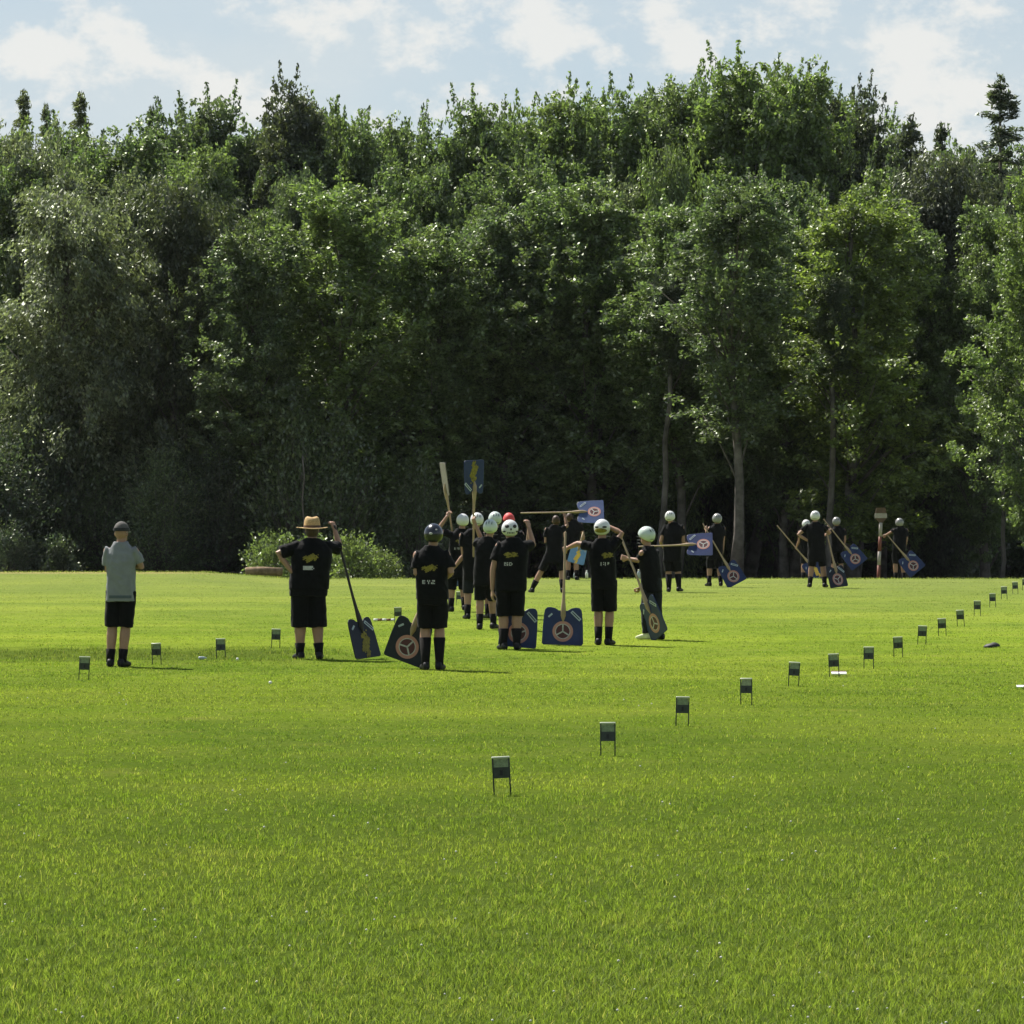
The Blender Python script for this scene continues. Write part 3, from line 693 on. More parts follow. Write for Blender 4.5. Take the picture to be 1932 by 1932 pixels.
    for sd in (1, -1):
        e = sh[sd].lerp(el[sd], sleeve); inn = sh[sd].lerp(Vector((tilt.x, 0, .745 * S)), .6)
        g.tube([inn, sh[sd], sh[sd].lerp(el[sd], sleeve * .55), e], [.066 * q, .070 * q * fat ** .5, .068 * q * fat ** .5, .074 * q * fat ** .5], 14, rnd=False)
    sm = fuse(g, "t_shirt", vox, 2, .010, seed=x); shirt_o = link("t_shirt", sm, shirt or M_BLACK, root)
    bvh = BVHTree.FromPolygons([v.co for v in sm.vertices], [p.vertices for p in sm.polygons])
    for (cells, wd, ht, dx, zf, mm, nm) in (prints or []):
        decal(cells, wd, ht, bvh, dx + tilt.x * .8, zf * S, nm, mm, shirt_o)
    # ---- shorts or trousers
    g = Geo(); bz = J(0, shem)[2] if shem else .29 * S
    if long_trousers: bz = .06 * S
    pw = .178 * q * fat
    g.loft([(hx, 0, .455 * S, pw * .98, .125 * q * fat), (hx, 0, .51 * S, pw, .128 * q * fat), (hx, 0, .575 * S, pw * .93, .118 * q * fat)], 22, power=.85, yaw=yaw)
    for sd in (1, -1):
        tot = (hp[sd].z - kn[sd].z) + (kn[sd].z - an[sd].z); f = (hp[sd].z - bz) / max(.01, hp[sd].z - kn[sd].z)
        end = hp[sd].lerp(kn[sd], f) if f <= 1 else kn[sd].lerp(an[sd], (kn[sd].z - bz) / max(.01, kn[sd].z - an[sd].z))
        r0 = .098 * q * fat ** .8; r1 = (.088 if not long_trousers else .075) * q * fat ** .7 * shorts_w
        mid = hp[sd].lerp(kn[sd], min(1, f) * .5) if not long_trousers else kn[sd]
        pts = [hp[sd] + Vector((0, 0, .03)), mid, end]
        g.tube(pts, [r0, (r0 + r1) / 2 + .004, r1], 16, rnd=False, flat=1.08)
    link("trousers" if long_trousers else "shorts", fuse(g, "shorts", vox, 2, .009, seed=x + 5), shorts or M_BLACK, root)
    # ---- socks and shoes
    for k, sd in enumerate((-1, 1)):
        if socks and not long_trousers:
            g = Geo(); up = (kn[sd] - an[sd]).normalized(); tl = min(sock_h, (kn[sd] - an[sd]).length)
            g.tube([an[sd] - Vector((0, 0, .03)), an[sd] + up * .04, an[sd] + up * tl], [.050 * q, .052 * q, (.060 if tl < .2 else .072) * q * fat ** .4], 12, rnd=False)
            link("sock", g.mesh("sock"), M_SOCK, root)
        g = Geo(); fd = (fw + rt * .22 * sd).normalized(); lt = Vector((fd.y, -fd.x, 0)); b = an[sd] - Vector((0, 0, .085 * q)); rings = []
        for (t_, wd, h0, h1) in ((-.085, .025, .012, .06), (-.07, .038, .002, .095), (-.02, .042, 0, .105), (.05, .043, 0, .085), (.12, .05, 0, .065), (.165, .044, .003, .052), (.195, .024, .012, .036)):
            c0 = b + fd * t_ * q; r_ = []
            for k2 in range(12):
                a_ = 2 * math.pi * k2 / 12; zc = (h0 + h1) / 2 + (h1 - h0) / 2 * math.copysign(abs(math.sin(a_)) ** .7, math.sin(a_))
                r_.append(c0 + lt * wd * math.copysign(abs(math.cos(a_)) ** .7, math.cos(a_)) + Vector((0, 0, zc)))
            rings.append(r_)
        g.ring_loft(rings); so_ = link("shoe", g.mesh("shoe"), shoes[k] or M_SHOE, root)
        if shoes[k] is M_SHOEY: so_['label'] = "pale yellow shoe"
    # ---- headwear
    def dome(name, m, r, zlow_back, zlow_front, cut=True, brim=False):
        g = Geo(); seg = 28; rings = []
        for i in range(11):
            f = i / 10; rr = []
            for k in range(seg):
                a_ = 2 * math.pi * k / seg; front = .5 + .5 * math.sin(a_)
                zl = zlow_back * (1 - front ** 1.5) + zlow_front * front ** 1.5
                th0 = math.acos(max(-1, min(1, zl))); th = .02 + (th0 - .02) * f
                p = Vector((r[0] * math.sin(th) * math.cos(a_), r[1] * math.sin(th) * math.sin(a_), r[2] * math.cos(th)))
                rr.append(hc + hu * .03 + Mh @ p)
            rings.append(rr)
        c0 = hc + hu * .03
        inner = [[c0 + (p - c0) * .90 for p in rr] for rr in reversed(rings)]
        g.ring_loft(rings + inner, True); return link(name, g.mesh(name), m, root)
    def spot(o, dx, dz, w_, h_, m, nm="marking", rr=(.116, .139, .127)):
        g = Geo(); pts = []
        c0 = hc + hu * .03; N_ = 12
        def sp(u, v):
            yy = -math.sqrt(max(.05, 1 - (u / rr[0]) ** 2 - (v / rr[2]) ** 2)) * rr[1]; return c0 + Mh @ (Vector((u, yy, v)) * 1.018)
        ring0 = [sp(dx + w_ * math.cos(6.2832 * k / N_), dz + h_ * math.sin(6.2832 * k / N_)) for k in range(N_)]; ring1 = [sp(dx + w_ * .4 * math.cos(6.2832 * k / N_), dz + h_ * .4 * math.sin(6.2832 * k / N_)) for k in range(N_)]
        g.ring_loft([ring0, ring1], False); g.f.append(tuple(N_ + k for k in range(N_))); g.m.append(0)
        oo = link(nm, g.mesh(nm), m, o); md = oo.modifiers.new('thickness', 'SOLIDIFY'); md.thickness = .002
    hm = {'white': M_WHITEH, 'green': M_GREENH, 'grey': M_GREYH, 'navy': M_NAVYH, 'red': M_REDH, 'skull': M_WHITEH, 'visor': M_WHITEH, 'cagewhite': M_WHITEH}
    if headwear in hm:
        rr = (.113, .136, .124) if headwear != 'red' else (.105, .12, .135)
        o = dome("helmet" if headwear != 'red' else "cap", hm[headwear], rr, -.80 if headwear != 'red' else -.1, .25)
        if headwear != 'red':
            g = Geo(); c0 = hc + hu * .03
            for zf in (-.03, -.075, -.12):
                g.tube([c0 + Mh @ Vector((math.cos(a_) * .112, abs(math.sin(a_)) * .15 + .005, zf)) for a_ in [math.pi * k / 8 for k in range(9)]], [.003] * 9, 5)
            link("face_guard", g.mesh("face_guard"), M_STEEL, o)
            for dx in (-.045, 0, .045):   # vent slots
                if headwear in ('white', 'green', 'grey'): spot(o, dx, .075 - abs(dx) * .3, .005, .026, M_DARK, "vent")
            if headwear in ('white', 'green'): spot(o, 0, -.062, .055, .006, M_GREYH, "rear_strap")
        if headwear == 'skull':
            for dx in (-.052, .052): spot(o, dx, .035, .027, .024, M_DARK)
            spot(o, 0, -.005, .011, .016, M_DARK)
            for dx in (-.085, .085): spot(o, dx, -.035, .018, .012, M_DARK)
            for k in range(5): spot(o, -.04 + .02 * k, -.052, .006, .012, M_DARK)
        if headwear == 'visor':
            spot(o, 0, -.035, .085, .032, M_GOLD, "marking")
            for dx in (-.055, .055): spot(o, dx, .012, .03, .014, M_DARK)
        if headwear == 'navy': spot(o, -.03, .005, .02, .014, M_WPRINT, "sticker"); spot(o, .035, .05, .012, .008, M_WPRINT, "sticker")
    elif headwear == 'straw':
        g = Geo(); c0 = hc + hu * .055; prof = ((.195, -.034), (.20, -.042), (.17, -.046), (.108, -.03), (.104, .01), (.098, .06), (.085, .10), (.06, .118), (.02, .108))
        rings = []
        for (r_, z_) in prof:
            rings.append([c0 + Mh @ Vector((r_ * 1.0 * math.cos(a_), r_ * 1.12 * math.sin(a_), z_ + (.016 * math.cos(a_) ** 2 if r_ > .12 else 0) - (.014 * math.sin(a_) ** 2 if r_ < .09 else 0))) for a_ in [6.2832 * k / 28 for k in range(28)]])
        g.ring_loft(rings); o = link("straw_hat", g.mesh("straw_hat"), M_STRAW, root)
        g = Geo(); g.ring_loft([[c0 + Mh @ Vector((r_ * math.cos(a_), r_ * 1.12 * math.sin(a_), z_)) for a_ in [6.2832 * k / 28 for k in range(28)]] for r_, z_ in ((.1085, -.026), (.107, .003))], False)
        link("hat_band", g.mesh("hat_band"), M_BROWN, o)
        g = Geo(); g.ball(hc - hf * .012 - hu * .02, (.083, .092, .09), 14, 8, M=Mh); link("hair", fuse(g, "hair", .008, 2, .003), M_HAIR, root)
    elif headwear == 'cap':
        o = dome("cap", M_CAP, (.092, .112, .118), .02, .1)
        g = Geo(); ps = [hc + hu * .035 + hf * .09 + hr * .075 * u_ + hf * (.095 * (1 - u_ * u_)) - hu * .012 for u_ in (-1, -.66, -.33, 0, .33, .66, 1)]
        bs = [hc + hu * .045 + hf * (.10 * math.sqrt(max(0, 1 - (u_ * .8) ** 2))) + hr * .075 * u_ for u_ in (-1, -.66, -.33, 0, .33, .66, 1)]
        b0 = len(g.v); g.v += [tuple(p) for p in ps + bs]
        for k in range(6): g.f.append((b0 + k, b0 + k + 1, b0 + 8 + k, b0 + 7 + k)); g.m.append(0)
        pk = link("peak", g.mesh("peak"), M_DARK, o); md = pk.modifiers.new('thickness', 'SOLIDIFY'); md.thickness = .004
        g = Geo(); c0 = hc + hu * .03; g.ring_loft([[c0 + Mh @ Vector((r_ * .0945 * math.cos(a_), r_ * .1145 * math.sin(a_), z_)) for a_ in [6.2832 * k / 28 for k in range(28)]] for r_, z_ in ((1.0, .0), (1.01, .02), (.985, .04))], False)
        link("cap_band", g.mesh("cap_band"), M_DARK, o)
        for sd in (1, -1):
            g = Geo(); g.tube([hc + hr * .079 * sd + hu * .018 - hf * .03, hc + hr * .083 * sd + hu * .02 + hf * .08], [.003, .003], 5); link("painted_temple_glint", g.mesh("painted_temple_glint"), M_WPRINT, root)  # thin glasses temples, the glint beside the ears painted in as white
    elif headwear == 'hair':
        g = Geo(); g.ball(hc + hu * .03 - hf * .014, (.086, .098, .108), 14, 9, M=Mh); link("hair", fuse(g, "hair", .008, 2, .004), M_HAIR, root)
    P = Person(); P.root, P.D, P.J = root, D, J; P.wr = {k: root.location + v for k, v in wr.items()}; P.loc = root.location; return P

def logo(zf=.735, dx=-.01, w=.2, h=.085, cells=BIRD): return (cells, w, h, dx, zf, M_GOLD, "gold_print")
def word(zf=.655, dx=-.02, w=.17, h=.05, cells=WORD): return (cells, w, h, dx, zf, M_WPRINT, "white_lettering")

make_person("man in a grey t-shirt, dark cap and black shorts standing apart at the left", 228, 1258, 1.73,
    {-1: ((203, 1076, .2), (226, 1066, 1), .9), 1: ((266, 1070, .25), (240, 1062, 1), .9)}, {-1: (208, 1258), 1: (231, 1258)}, fat=.97, yaw=-.12, hem=1134, shem=1182,
    headwear='cap', shirt=M_GREYT, sock_h=.13, sleeve=.72, prints=[(["##############"], .27, .035, .0, .487, M_GREYB, "hem_band")], vox=.007, head_tilt=(0, -.25), shorts_w=1.12, chest_dx=.004, hips=0.0, group="people watching")
P2 = make_person("heavy man in a straw hat and black clothes with one hand on his hip", 585, 1244, 1.76,
    {-1: ((525, 1044, -.3), (551, 1078, .6), .5), 1: ((640, 1034, .6), (630, 1000, .6), 1.1)}, {-1: (566, 1244), 1: (602, 1244)}, fat=1.36, hem=1112, shem=1183,
    headwear='straw', prints=[logo(.725, .0, .21, .12), (BLOCKW, .14, .05, -.03, .655, M_WPRINT, "white_lettering")], sock_h=.12, sleeve=.85, shorts_w=1.1)
P3 = make_person("player in a glossy navy helmet with a bat leaning at his feet", 815, 1264, 1.69,
    {-1: ((786, 1082, -.2), (806, 1098, 1), 1.1), 1: ((851, 1080, -.2), (834, 1096, 1), 1.1)}, {-1: (803, 1264), 1: (829, 1264)}, fat=1.08, hem=1130, shem=1184,
    headwear='navy', head=(818, 1012), prints=[logo(.71, -.02, .20, .10), word(.615, -.03, .16, .045)], sock_h=.30, sleeve=.75, shorts_w=1.05)
P4 = make_person("player in a white helmet lifting a bat edge-on, half hidden by the navy helmet", 866, 1154, 1.72,
    {-1: ((826, 1000, .2), (849, 966, .3), 1.1), 1: ((888, 1035, .4), (880, 1060, .7), .8)}, {-1: (851, 1154), 1: (876, 1152)}, fat=1.05, hem=1090, shem=1112,
    headwear='cagewhite', head=(873, 985), prints=[logo(.74, .02, .2, .09), word(.66, -.02, .16, .04, WORD3)], vox=.0085)
P5 = make_person("player in a white helmet behind the upright bat, bent left arm showing", 893, 1168, 1.75,
    {-1: ((876, 1062, .1), (856, 1072, .4), .8), 1: ((914, 1050, .4), (900, 1045, .7), .8)}, {-1: (882, 1168), 1: (905, 1166)}, fat=.98, hem=1095, shem=1119,
    headwear='white', head=(900, 984), shorts=M_NAVYC, vox=.0085)
P7 = make_person("player in a pale helmet standing hidden behind two other helmets", 932, 1167, 1.77, None, {-1: (921, 1167), 1: (944, 1166)}, headwear='green', head=(934, 982), shem=1122, vox=.0085)
P6 = make_person("player in a pale green helmet striding, reaching up to the upright bat", 917, 1188, 1.66,
    {-1: ((908, 1018, .8), (897, 990, .6), 1.1), 1: ((941, 1040, .5), (930, 1025, .9), .8)}, {-1: (905, 1188), 1: (931, 1187, .1)}, fat=1.08, hem=1105, shem=1132,
    headwear='green', head=(925, 998), vox=.008)
P9 = make_person("person in a red cap almost hidden behind the skull patterned helmet", 962, 1160, 1.76, None, None, headwear='red', head=(960, 985), vox=.0085)
P8 = make_person("player in a white helmet patterned like a skull, gripping an upright bat", 965, 1226, 1.73,
    {-1: ((930, 1075, -.2), (929, 1112, .4), .4), 1: ((1006, 1028, .5), (998, 996, .5), 1.2)}, {-1: (950, 1226), 1: (975, 1226)}, fat=1.16, hem=1115, shem=1162,
    headwear='skull', head=(962, 1002), prints=[logo(.735, -.02, .2, .075, BIRD2), word(.665, -.05, .12, .045, WORD2)], sock_h=.2, sleeve=.62, shorts_w=1.06)
P10 = make_person("dark haired player in a wide stance under the bat held level overhead", 1046, 1118, 1.70,
    {-1: ((1030, 1024, .4), (1045, 1004, .2), .9), 1: ((1070, 992, .3), (1066, 975, .6), 1.1)}, {-1: (1004, 1118, .1, (1021, 1078, .05)), 1: (1061, 1118, 0, (1060, 1076, .04))}, fat=1.0, hem=1062, shem=1076,
    headwear='hair', head=(1049, 984), vox=.0085, sock_h=.2)
P20 = make_person("distant brown haired player behind the wide stance player, with a light blue board", 1080, 1095, 1.75,
    {1: ((1101, 1015, .3), (1098, 1028, .6), 1.1), -1: ((1066, 1012, .3), (1078, 1030, .8), .8)}, None, D=104.5, headwear='hair', head=(1074, 978), vox=.009)
P12 = make_person("player in a white visored helmet, right elbow lifted beside the head", 1138, 1217, 1.70,
    {-1: ((1090, 1026, .4), (1072, 1034, .7), 1.1), 1: ((1173, 1006, .3), (1146, 992, .8), .5)}, {-1: (1129, 1217), 1: (1148, 1217)}, fat=1.0, hem=1105, shem=1153,
    headwear='visor', head=(1136, 1000), prints=[logo(.73, .07, .17, .08, BIRD2), word(.66, .04, .13, .05, WORD3)], sock_h=.17, shoes=(M_SHOE, M_SHOE), sleeve=.6, shorts_w=1.2)
P13 = make_person("young player in long dark trousers and a mint helmet, seen from the side", 1228, 1207, 1.55,
    {-1: ((1206, 1058, .3), (1185, 1054, .5), 1.1), 1: ((1228, 1085, -.2), (1211, 1106, .3), 1.1)}, {-1: (1220, 1206, -.05), 1: (1246, 1207, .05)}, fat=1.0, yaw=.85, hem=1118,
    headwear='green', head=(1220, 1013), shorts=M_NAVYC, long_trousers=True, shoes=(M_SHOEY, M_SHOE), sleeve=.7, chest_dx=-.03)
P14 = make_person("far player in a white helmet with raised shoulders, holding a bat level", 1269, 1117, 1.76,
    {1: ((1290, 1030, .2), (1303, 1030, .5), 1.1), -1: ((1246, 1024, .4), (1250, 1030, .9), 1.1)}, {-1: (1262, 1117), 1: (1281, 1116)}, fat=1.08, hem=1060, shem=1078, headwear='white', head=(1264, 977), vox=.0085, sock_h=.3)
P15 = make_person("far player in a dark grey helmet, bat blade hanging low at the right", 1350, 1107, 1.68,
    {-1: ((1336, 1012, .4), (1333, 1000, .6), 1.1), 1: ((1364, 1030, .1), (1362, 1050, .3), .9)}, {-1: (1338, 1106), 1: (1360, 1106)}, fat=1.0, hem=1055, shem=1072, headwear='grey', head=(1353, 981), vox=.0085)
P17 = make_person("far player in a white cap bending beside the player with hand on hip", 1522, 1100, 1.64,
    {-1: ((1508, 1020, .2), (1504, 1030, .5), 1.1), 1: ((1532, 1025, .3), (1530, 1040, .6), .9)}, None, D=111, headwear='white', head=(1521, 991), vox=.009)
P16 = make_person("far player in a white helmet with left hand on hip, one foot lit", 1540, 1109, 1.74,
    {-1: ((1506, 1009, -.3), (1524, 1020, .4), .8), 1: ((1566, 1005, .3), (1561, 1008, .8), 1.1)}, {-1: (1528, 1108), 1: (1556, 1108)}, fat=1.1, hem=1060, shem=1068, headwear='white', head=(1538, 976), vox=.0085)
P18 = make_person("far player in a dull helmet behind the bat with a tilted blue blade", 1580, 1100, 1.72,
    {1: ((1594, 1018, .1), (1590, 1035, .4), .9), -1: ((1567, 1005, .4), (1564, 998, .5), 1.1)}, None, D=111.5, headwear='grey', head=(1578, 986), vox=.009)
P19 = make_person("far player at the right beside the red and white post", 1697, 1100, 1.72,
    {1: ((1710, 1022, .1), (1702, 1043, .5), 1.0), -1: ((1684, 1003, .3), (1673, 1009, .5), 1.1)}, {-1: (1690, 1098), 1: (1706, 1098)}, D=111.5, headwear='grey', head=(1697, 988), shem=1063, vox=.009, socks=True)

# ---------------------------------------------------------------- bats (a board on a long pole)
def disc(g, r0, r1, y, mi, n=36, a0=0.0, a1=6.2832, cz=0.0):
    full = abs(a1 - a0 - 6.2832) < .01; k = n if full else max(4, int(n * (a1 - a0) / 6.2832)); b = len(g.v)
    for i in range(k + (0 if full else 1)):
        a = a0 + (a1 - a0) * i / k; g.v.append((r0 * math.cos(a), y, r0 * math.sin(a) + cz)); g.v.append((r1 * math.cos(a), y, r1 * math.sin(a) + cz))
    m = k if full else k
    for i in range(m):
        j = (i + 1) % k if full else i + 1; g.f.append((b + 2 * i, b + 2 * i + 1, b + 2 * j + 1, b + 2 * j)); g.m.append(mi)
def bat(label, end, ctr, D, dye=0.0, dyc=0.0, twist=0.0, face='emblem', w=.56, h=.50, paint=None, handle=None, spin=0.0, rest=False):
    A = at(*end, D); A.y += dye; B = at(*ctr, D); B.y += dyc
    u = (A - B).normalized(); n = Vector((0, -1, 0)); n = (n - u * n.dot(u)).normalized(); n = Matrix.Rotation(twist, 3, u) @ n; r = n.cross(u) * -1
    r = u.cross(-n)
    M = Matrix((r, -n, u)).transposed().to_4x4(); M.translation = B
    if rest:      # blade's foot stands on the turf
        low = min((M @ Vector((x_, 0, -h / 2))).z for x_ in (-w / 2, w / 2)); M.translation.z -= low - ground_z(B.x, B.y); B = M.translation.copy()
    Lp = (A - B).length
    root = empty("shingle_bat"); root.matrix_world = M; put(root, label, "bat", "bats of the players")
    hw = w / 2; hh = h / 2
    out = [(-hw + .02, -hh), (hw - .02, -hh), (hw, -hh + .025), (hw * .97, 0), (hw * .92, hh - .09), (hw * .88, hh - .035), (hw * .78, hh - .005), (hw * .62, hh), (hw * .4, hh - .012), (.06, hh - .045),
           (-.06, hh - .045), (-hw * .4, hh - .012), (-hw * .62, hh), (-hw * .78, hh - .005), (-hw * .88, hh - .035), (-hw * .92, hh - .09), (-hw * .97, 0), (-hw, -hh + .025)]
    g = Geo(); g.prism(out, -.008, .008); bd = link("board", g.mesh("board", False), paint or M_BLUE, root)
    bv = bd.modifiers.new('edge', 'BEVEL'); bv.width = .004; bv.segments = 2
    g = Geo(); g.tube([(0, -.012, hh * .28), (0, -.014, hh * .55), (0, -.012, hh * .98), (0, -.006, hh + .12), (0, 0, hh + .3), (0, 0, Lp)], [.012, .036, .034, .022, .017, .0145], 10)
    link("pole", g.mesh("pole"), handle or M_WOOD, root)
    if handle is None: pass
    if face == 'emblem':
        g = Geo(); cz = -hh * .28; y0 = -.0115; ro = .142
        disc(g, .105, ro, y0, 0, cz=cz); disc(g, .094, .105, y0 - .001, 1, cz=cz); disc(g, .0, .094, y0, 2, cz=cz)
        for k in range(3):
            a = math.pi / 2 + spin + k * 2.0944; Mr = Matrix.Rotation(-a, 3, 'Y'); g.box(Mr @ Vector((.047, 0, 0)) + Vector((0, y0 - .0015, cz)), (.049, .0012, .0095), Mr, 1)
        em = link("emblem", g.mesh("emblem", False), [M_PINK, M_WPRINT, M_MAROON], root)
    elif face:
        V = BIRD; g = Geo(); rows, cols = len(V), len(V[0]); cs = .021
        for i in range(rows):
            for j in range(cols):
                if V[i][j] == '#': g.box((( i - rows / 2) * cs * .85, -.0105, (j - cols / 2) * cs * 1.0 - hh * .22), (cs * .43, .002, cs * .505))
        link("gold_print", g.mesh("gold_print", False), M_GOLD if face == 'gold' else M_YELL, root)
    for sgn, ln, wd in ((-1, .085, .021), (1, .035, .012)) if face else ():
        g = Geo(); Mr = Matrix.Rotation(-.75 * sgn * -1 if sgn > 0 else -.75, 3, 'Y'); g.box((sgn * hw * .62, -.0105, hh * .56), (ln, .002, wd), Mr); link("sticker", g.mesh("sticker", False), M_STICK, root)
        if sgn < 0:
            g = Geo(); g.box((sgn * hw * .62, -.0130, hh * .56), (ln * .8, .001, wd * .3), Mr); link("sticker_text", g.mesh("sticker_text", False), M_NAVY, bpy.data.objects[root.children[-1].name])
    return root
bat("bat with a navy blade and gold print held by the straw hatted man", (630, 992), (685, 1202), 52.3, .28, .1, .85, 'gold', w=.46, h=.52, paint=M_NAVY, handle=M_DWOOD, rest=True)
bat("bat leaning at the feet of the navy helmeted player", (818, 1085), (772, 1222), 49.35, .0, .1, -.2, spin=.5, w=.50, h=.52, rest=True, paint=M_NAVY)
bat("bat with the blade edge-on, raised above the navy helmet", (854, 1010), (839, 904), 74.8, .15, .1, 1.34, None, w=.46, h=.6, paint=mat('bare_board_wood', (.16, .15, .125), .6, .3, .2, 7))
bat("upright bat raised highest, blue blade with gold print", (893, 1050), (894, 900), 64.5, .3, .2, -.75, 'gold', w=.42, h=.53)
bat("bat standing right of the skull helmeted player's legs", (998, 992), (979, 1189), 55.9, .05, .05, .15, spin=1.2, w=.52, h=.54, rest=True)
bat("bat standing upright on the turf just left of the visored player, emblem facing the camera", (1067, 1005), (1062, 1183), 57.3, .1, .0, .0, w=.57, h=.52, rest=True)
bat("bat held level above the heads, blade to the right", (983, 968), (1115, 966), 89.7, .45, .45, .75, spin=-1.2, w=.68, h=.58, paint=mat("blue_board_painted_sunlit", (.035, .06, .15), .38, .5, .2, 5))  # brighter copy of the board blue, sunlight on the blade put into the colour
bat("bat with a light blue blade, half hidden left of the visored player", (1098, 1012), (1090, 1044), 103, -.3, -.3, -.6, 'yellow', w=.50, h=.5, paint=M_LBLUE)
bat("bat held by the young player, blade turned almost sideways", (1172, 1012), (1231, 1165), 59.6, .15, -.2, -1.05, w=.52, h=.58, rest=False)
bat("bat held level by the far player, blade in front of the grey helmeted one", (1205, 1031), (1319, 1027), 90.4, -.2, -.3, .7, spin=-1.5, w=.64, h=.56)
bat("bat of the dark grey helmeted far player, blade hanging over the field edge", (1327, 989), (1380, 1082), 96.0, .1, -.1, .3, spin=.6, w=.52, h=.54)
bat("bat whose pole rises leftmost, blue and yellow blade behind the legs", (1467, 992), (1536, 1074), 107.5, .1, .1, .6, 'yellow', w=.56, h=.56)
bat("bat resting on the turf, blade nearly square, below the hand on hip player", (1560, 1000), (1579, 1089), 95.0, .2, .0, .55, spin=.9, w=.50, h=.50, rest=True, paint=M_NAVY)
bat("bat slanting down to the right in front of the dull helmet", (1554, 980), (1609, 1050), 110.8, -.1, -.2, .25, spin=.6, w=.56, h=.56)
bat("bat of the far player beside the red and white post", (1674, 1010), (1718, 1063), 110.8, -.1, -.2, .25, spin=-.3, w=.56, h=.56)

# ---------------------------------------------------------------- field markers
def marker_proto():
    root = empty("field_marker")
    for sx_ in (-1, 1):
        g = Geo(); g.tube([(sx_ * .056, 0, -.03), (sx_ * .056, 0, .255)], [.0055, .0055], 7); link("leg", g.mesh("leg"), M_STEEL, root)
    g = Geo(); g.tube([(-.056, 0, .256), (.056, 0, .256)], [.0075, .0075], 8); link("top_bar", g.mesh("top_bar"), M_TOPB, root)
    g = Geo(); g.box((0, .012, .221), (.051, .0015, .034), Matrix.Rotation(-.35, 3, 'X')); link("pale_fold", g.mesh("pale_fold", False), M_PALE, root)
    g = Geo(); g.box((0, 0, .152), (.052, .002, .037)); pl = link("plate", g.mesh("plate", False), M_PLATE, root)
    g = Geo(); g.box((0, -.003, .152), (.010, .001, .018)); link("number_mark", g.mesh("number_mark", False), M_DARK, pl)
    return root
def copy_tree(o, parent=None):
    c = o.copy(); COL.objects.link(c); c.parent = parent
    for ch in o.children: copy_tree(ch, c)
    return c
MK = marker_proto(); first = True
ordn = ["nearest", "second nearest", "third nearest", "fourth nearest", "fifth nearest", "sixth nearest", "seventh nearest", "eighth nearest", "ninth nearest", "tenth nearest", "eleventh nearest", "twelfth nearest", "thirteenth nearest", "fourteenth nearest", "fifteenth nearest", "farthest"]
right_row = [(948, 1500), (1147, 1426), (1287, 1370), (1408, 1330), (1497, 1295), (1574, 1277), (1639, 1262), (1695, 1240), (1739, 1216), (1778, 1200), (1813, 1182), (1844, 1162), (1873, 1146), (1895, 1131), (1916, 1121), (1934, 1114)]
left_row = [(158, 1283, "field marker at the far left, left of the man in grey"), (296, 1254, "field marker just right of the man in grey"), (417, 1244, "field marker midway between the man in grey and the straw hat"),
            (520, 1223, "field marker just left of the straw hatted man's legs"), (751, 1176, "field marker beside the red and white stick in the grass"), (866, 1142, "field marker seen between the legs of the players")]
rows = [(x, y, "small steel field marker, %s of the long slanting row at the right" % ordn[i]) for i, (x, y) in enumerate(right_row)] + left_row
for i, (x, y, lb) in enumerate(rows):
    o = MK if i == 0 else copy_tree(MK)
    D = depth_of(y); o.location = ((x - CX) / F * D, D, 0); o.rotation_euler = (random.uniform(-.09, .09), random.uniform(-.06, .06), random.uniform(-.35, .35) if i else -.05)
    put(o, lb, "field marker", "field markers in two rows")

# ---------------------------------------------------------------- small things
# red and white measuring post
D = 111.0; b = at(1657, 1092, D); zg = ground_z(b.x, D); root = empty("distance_post", (b.x, D, zg)); put(root, "tall post in red and white bands with a board on top", "post")
top = at(1662, 988, D); zs = [at(0, y, D).z - zg for y in (1092, 1066, 1040, 1012, 986)]; zs[0] = -.15; dxp = top.x - b.x
for i in range(4):
    g = Geo(); f0, f1 = i / 4, (i + 1) / 4; g.tube([(dxp * f0, 0, zs[i]), (dxp * f1, 0, zs[i + 1] - .001)], [.047, .045], 10, rnd=False)
    link("red_band" if i % 2 == 0 else "white_band", g.mesh("band"), M_RED if i % 2 == 0 else mat('weathered_white', (.33, .30, .275), .7, .2, .2, 8), root)
g = Geo(); zt = zs[4]; g.prism([(-.05, zt), (.05, zt), (.155, zt + .12), (-.155, zt + .12)], -.03, .03); g.prism([(-.15, zt + .25), (.15, zt + .25), (.12, zt + .40), (-.12, zt + .40)], -.03, .03)
hb = link("head_board", g.mesh("head_board", False), M_BROWN, root); hb.location.x = dxp
g = Geo(); g.box((0, 0, zt + .185), (.16, .033, .064)); wb = link("white_panel", g.mesh("white_panel", False), MATS['weathered_white'], root); wb.location.x = dxp
# red and white stick
D = depth_of(1173); o = empty("striped_stick", at(725, 1173, D) + Vector((0, 0, .03))); put(o, "red and white striped stick lying in the grass", "stick")
for i in range(5):
    g = Geo(); g.tube([(-.18 + .072 * i, .004 * i, 0), (-.108 + .072 * i - .001, .004 * i + .004, .004)], [.018, .018], 8, rnd=False); link("red_band" if i % 2 else "white_band", g.mesh("band"), M_RED if i % 2 else M_WHITE, o)
# white and red tape pieces below the sixth marker
D = depth_of(1275); o = empty("fallen_plate", at(1579, 1274, D) + Vector((.02, -.04, .022))); put(o, "white plate with a red edge lying under a marker of the right row", "plate")
g = Geo(); g.box((0, 0, .005), (.085, .05, .006), Matrix.Rotation(.18, 3, 'X')); link("plate", g.mesh("plate", False), M_WHITE, o)
g = Geo(); g.box((.0, .05, .02), (.088, .006, .008)); link("red_edge", g.mesh("red_edge", False), M_PINK, o)
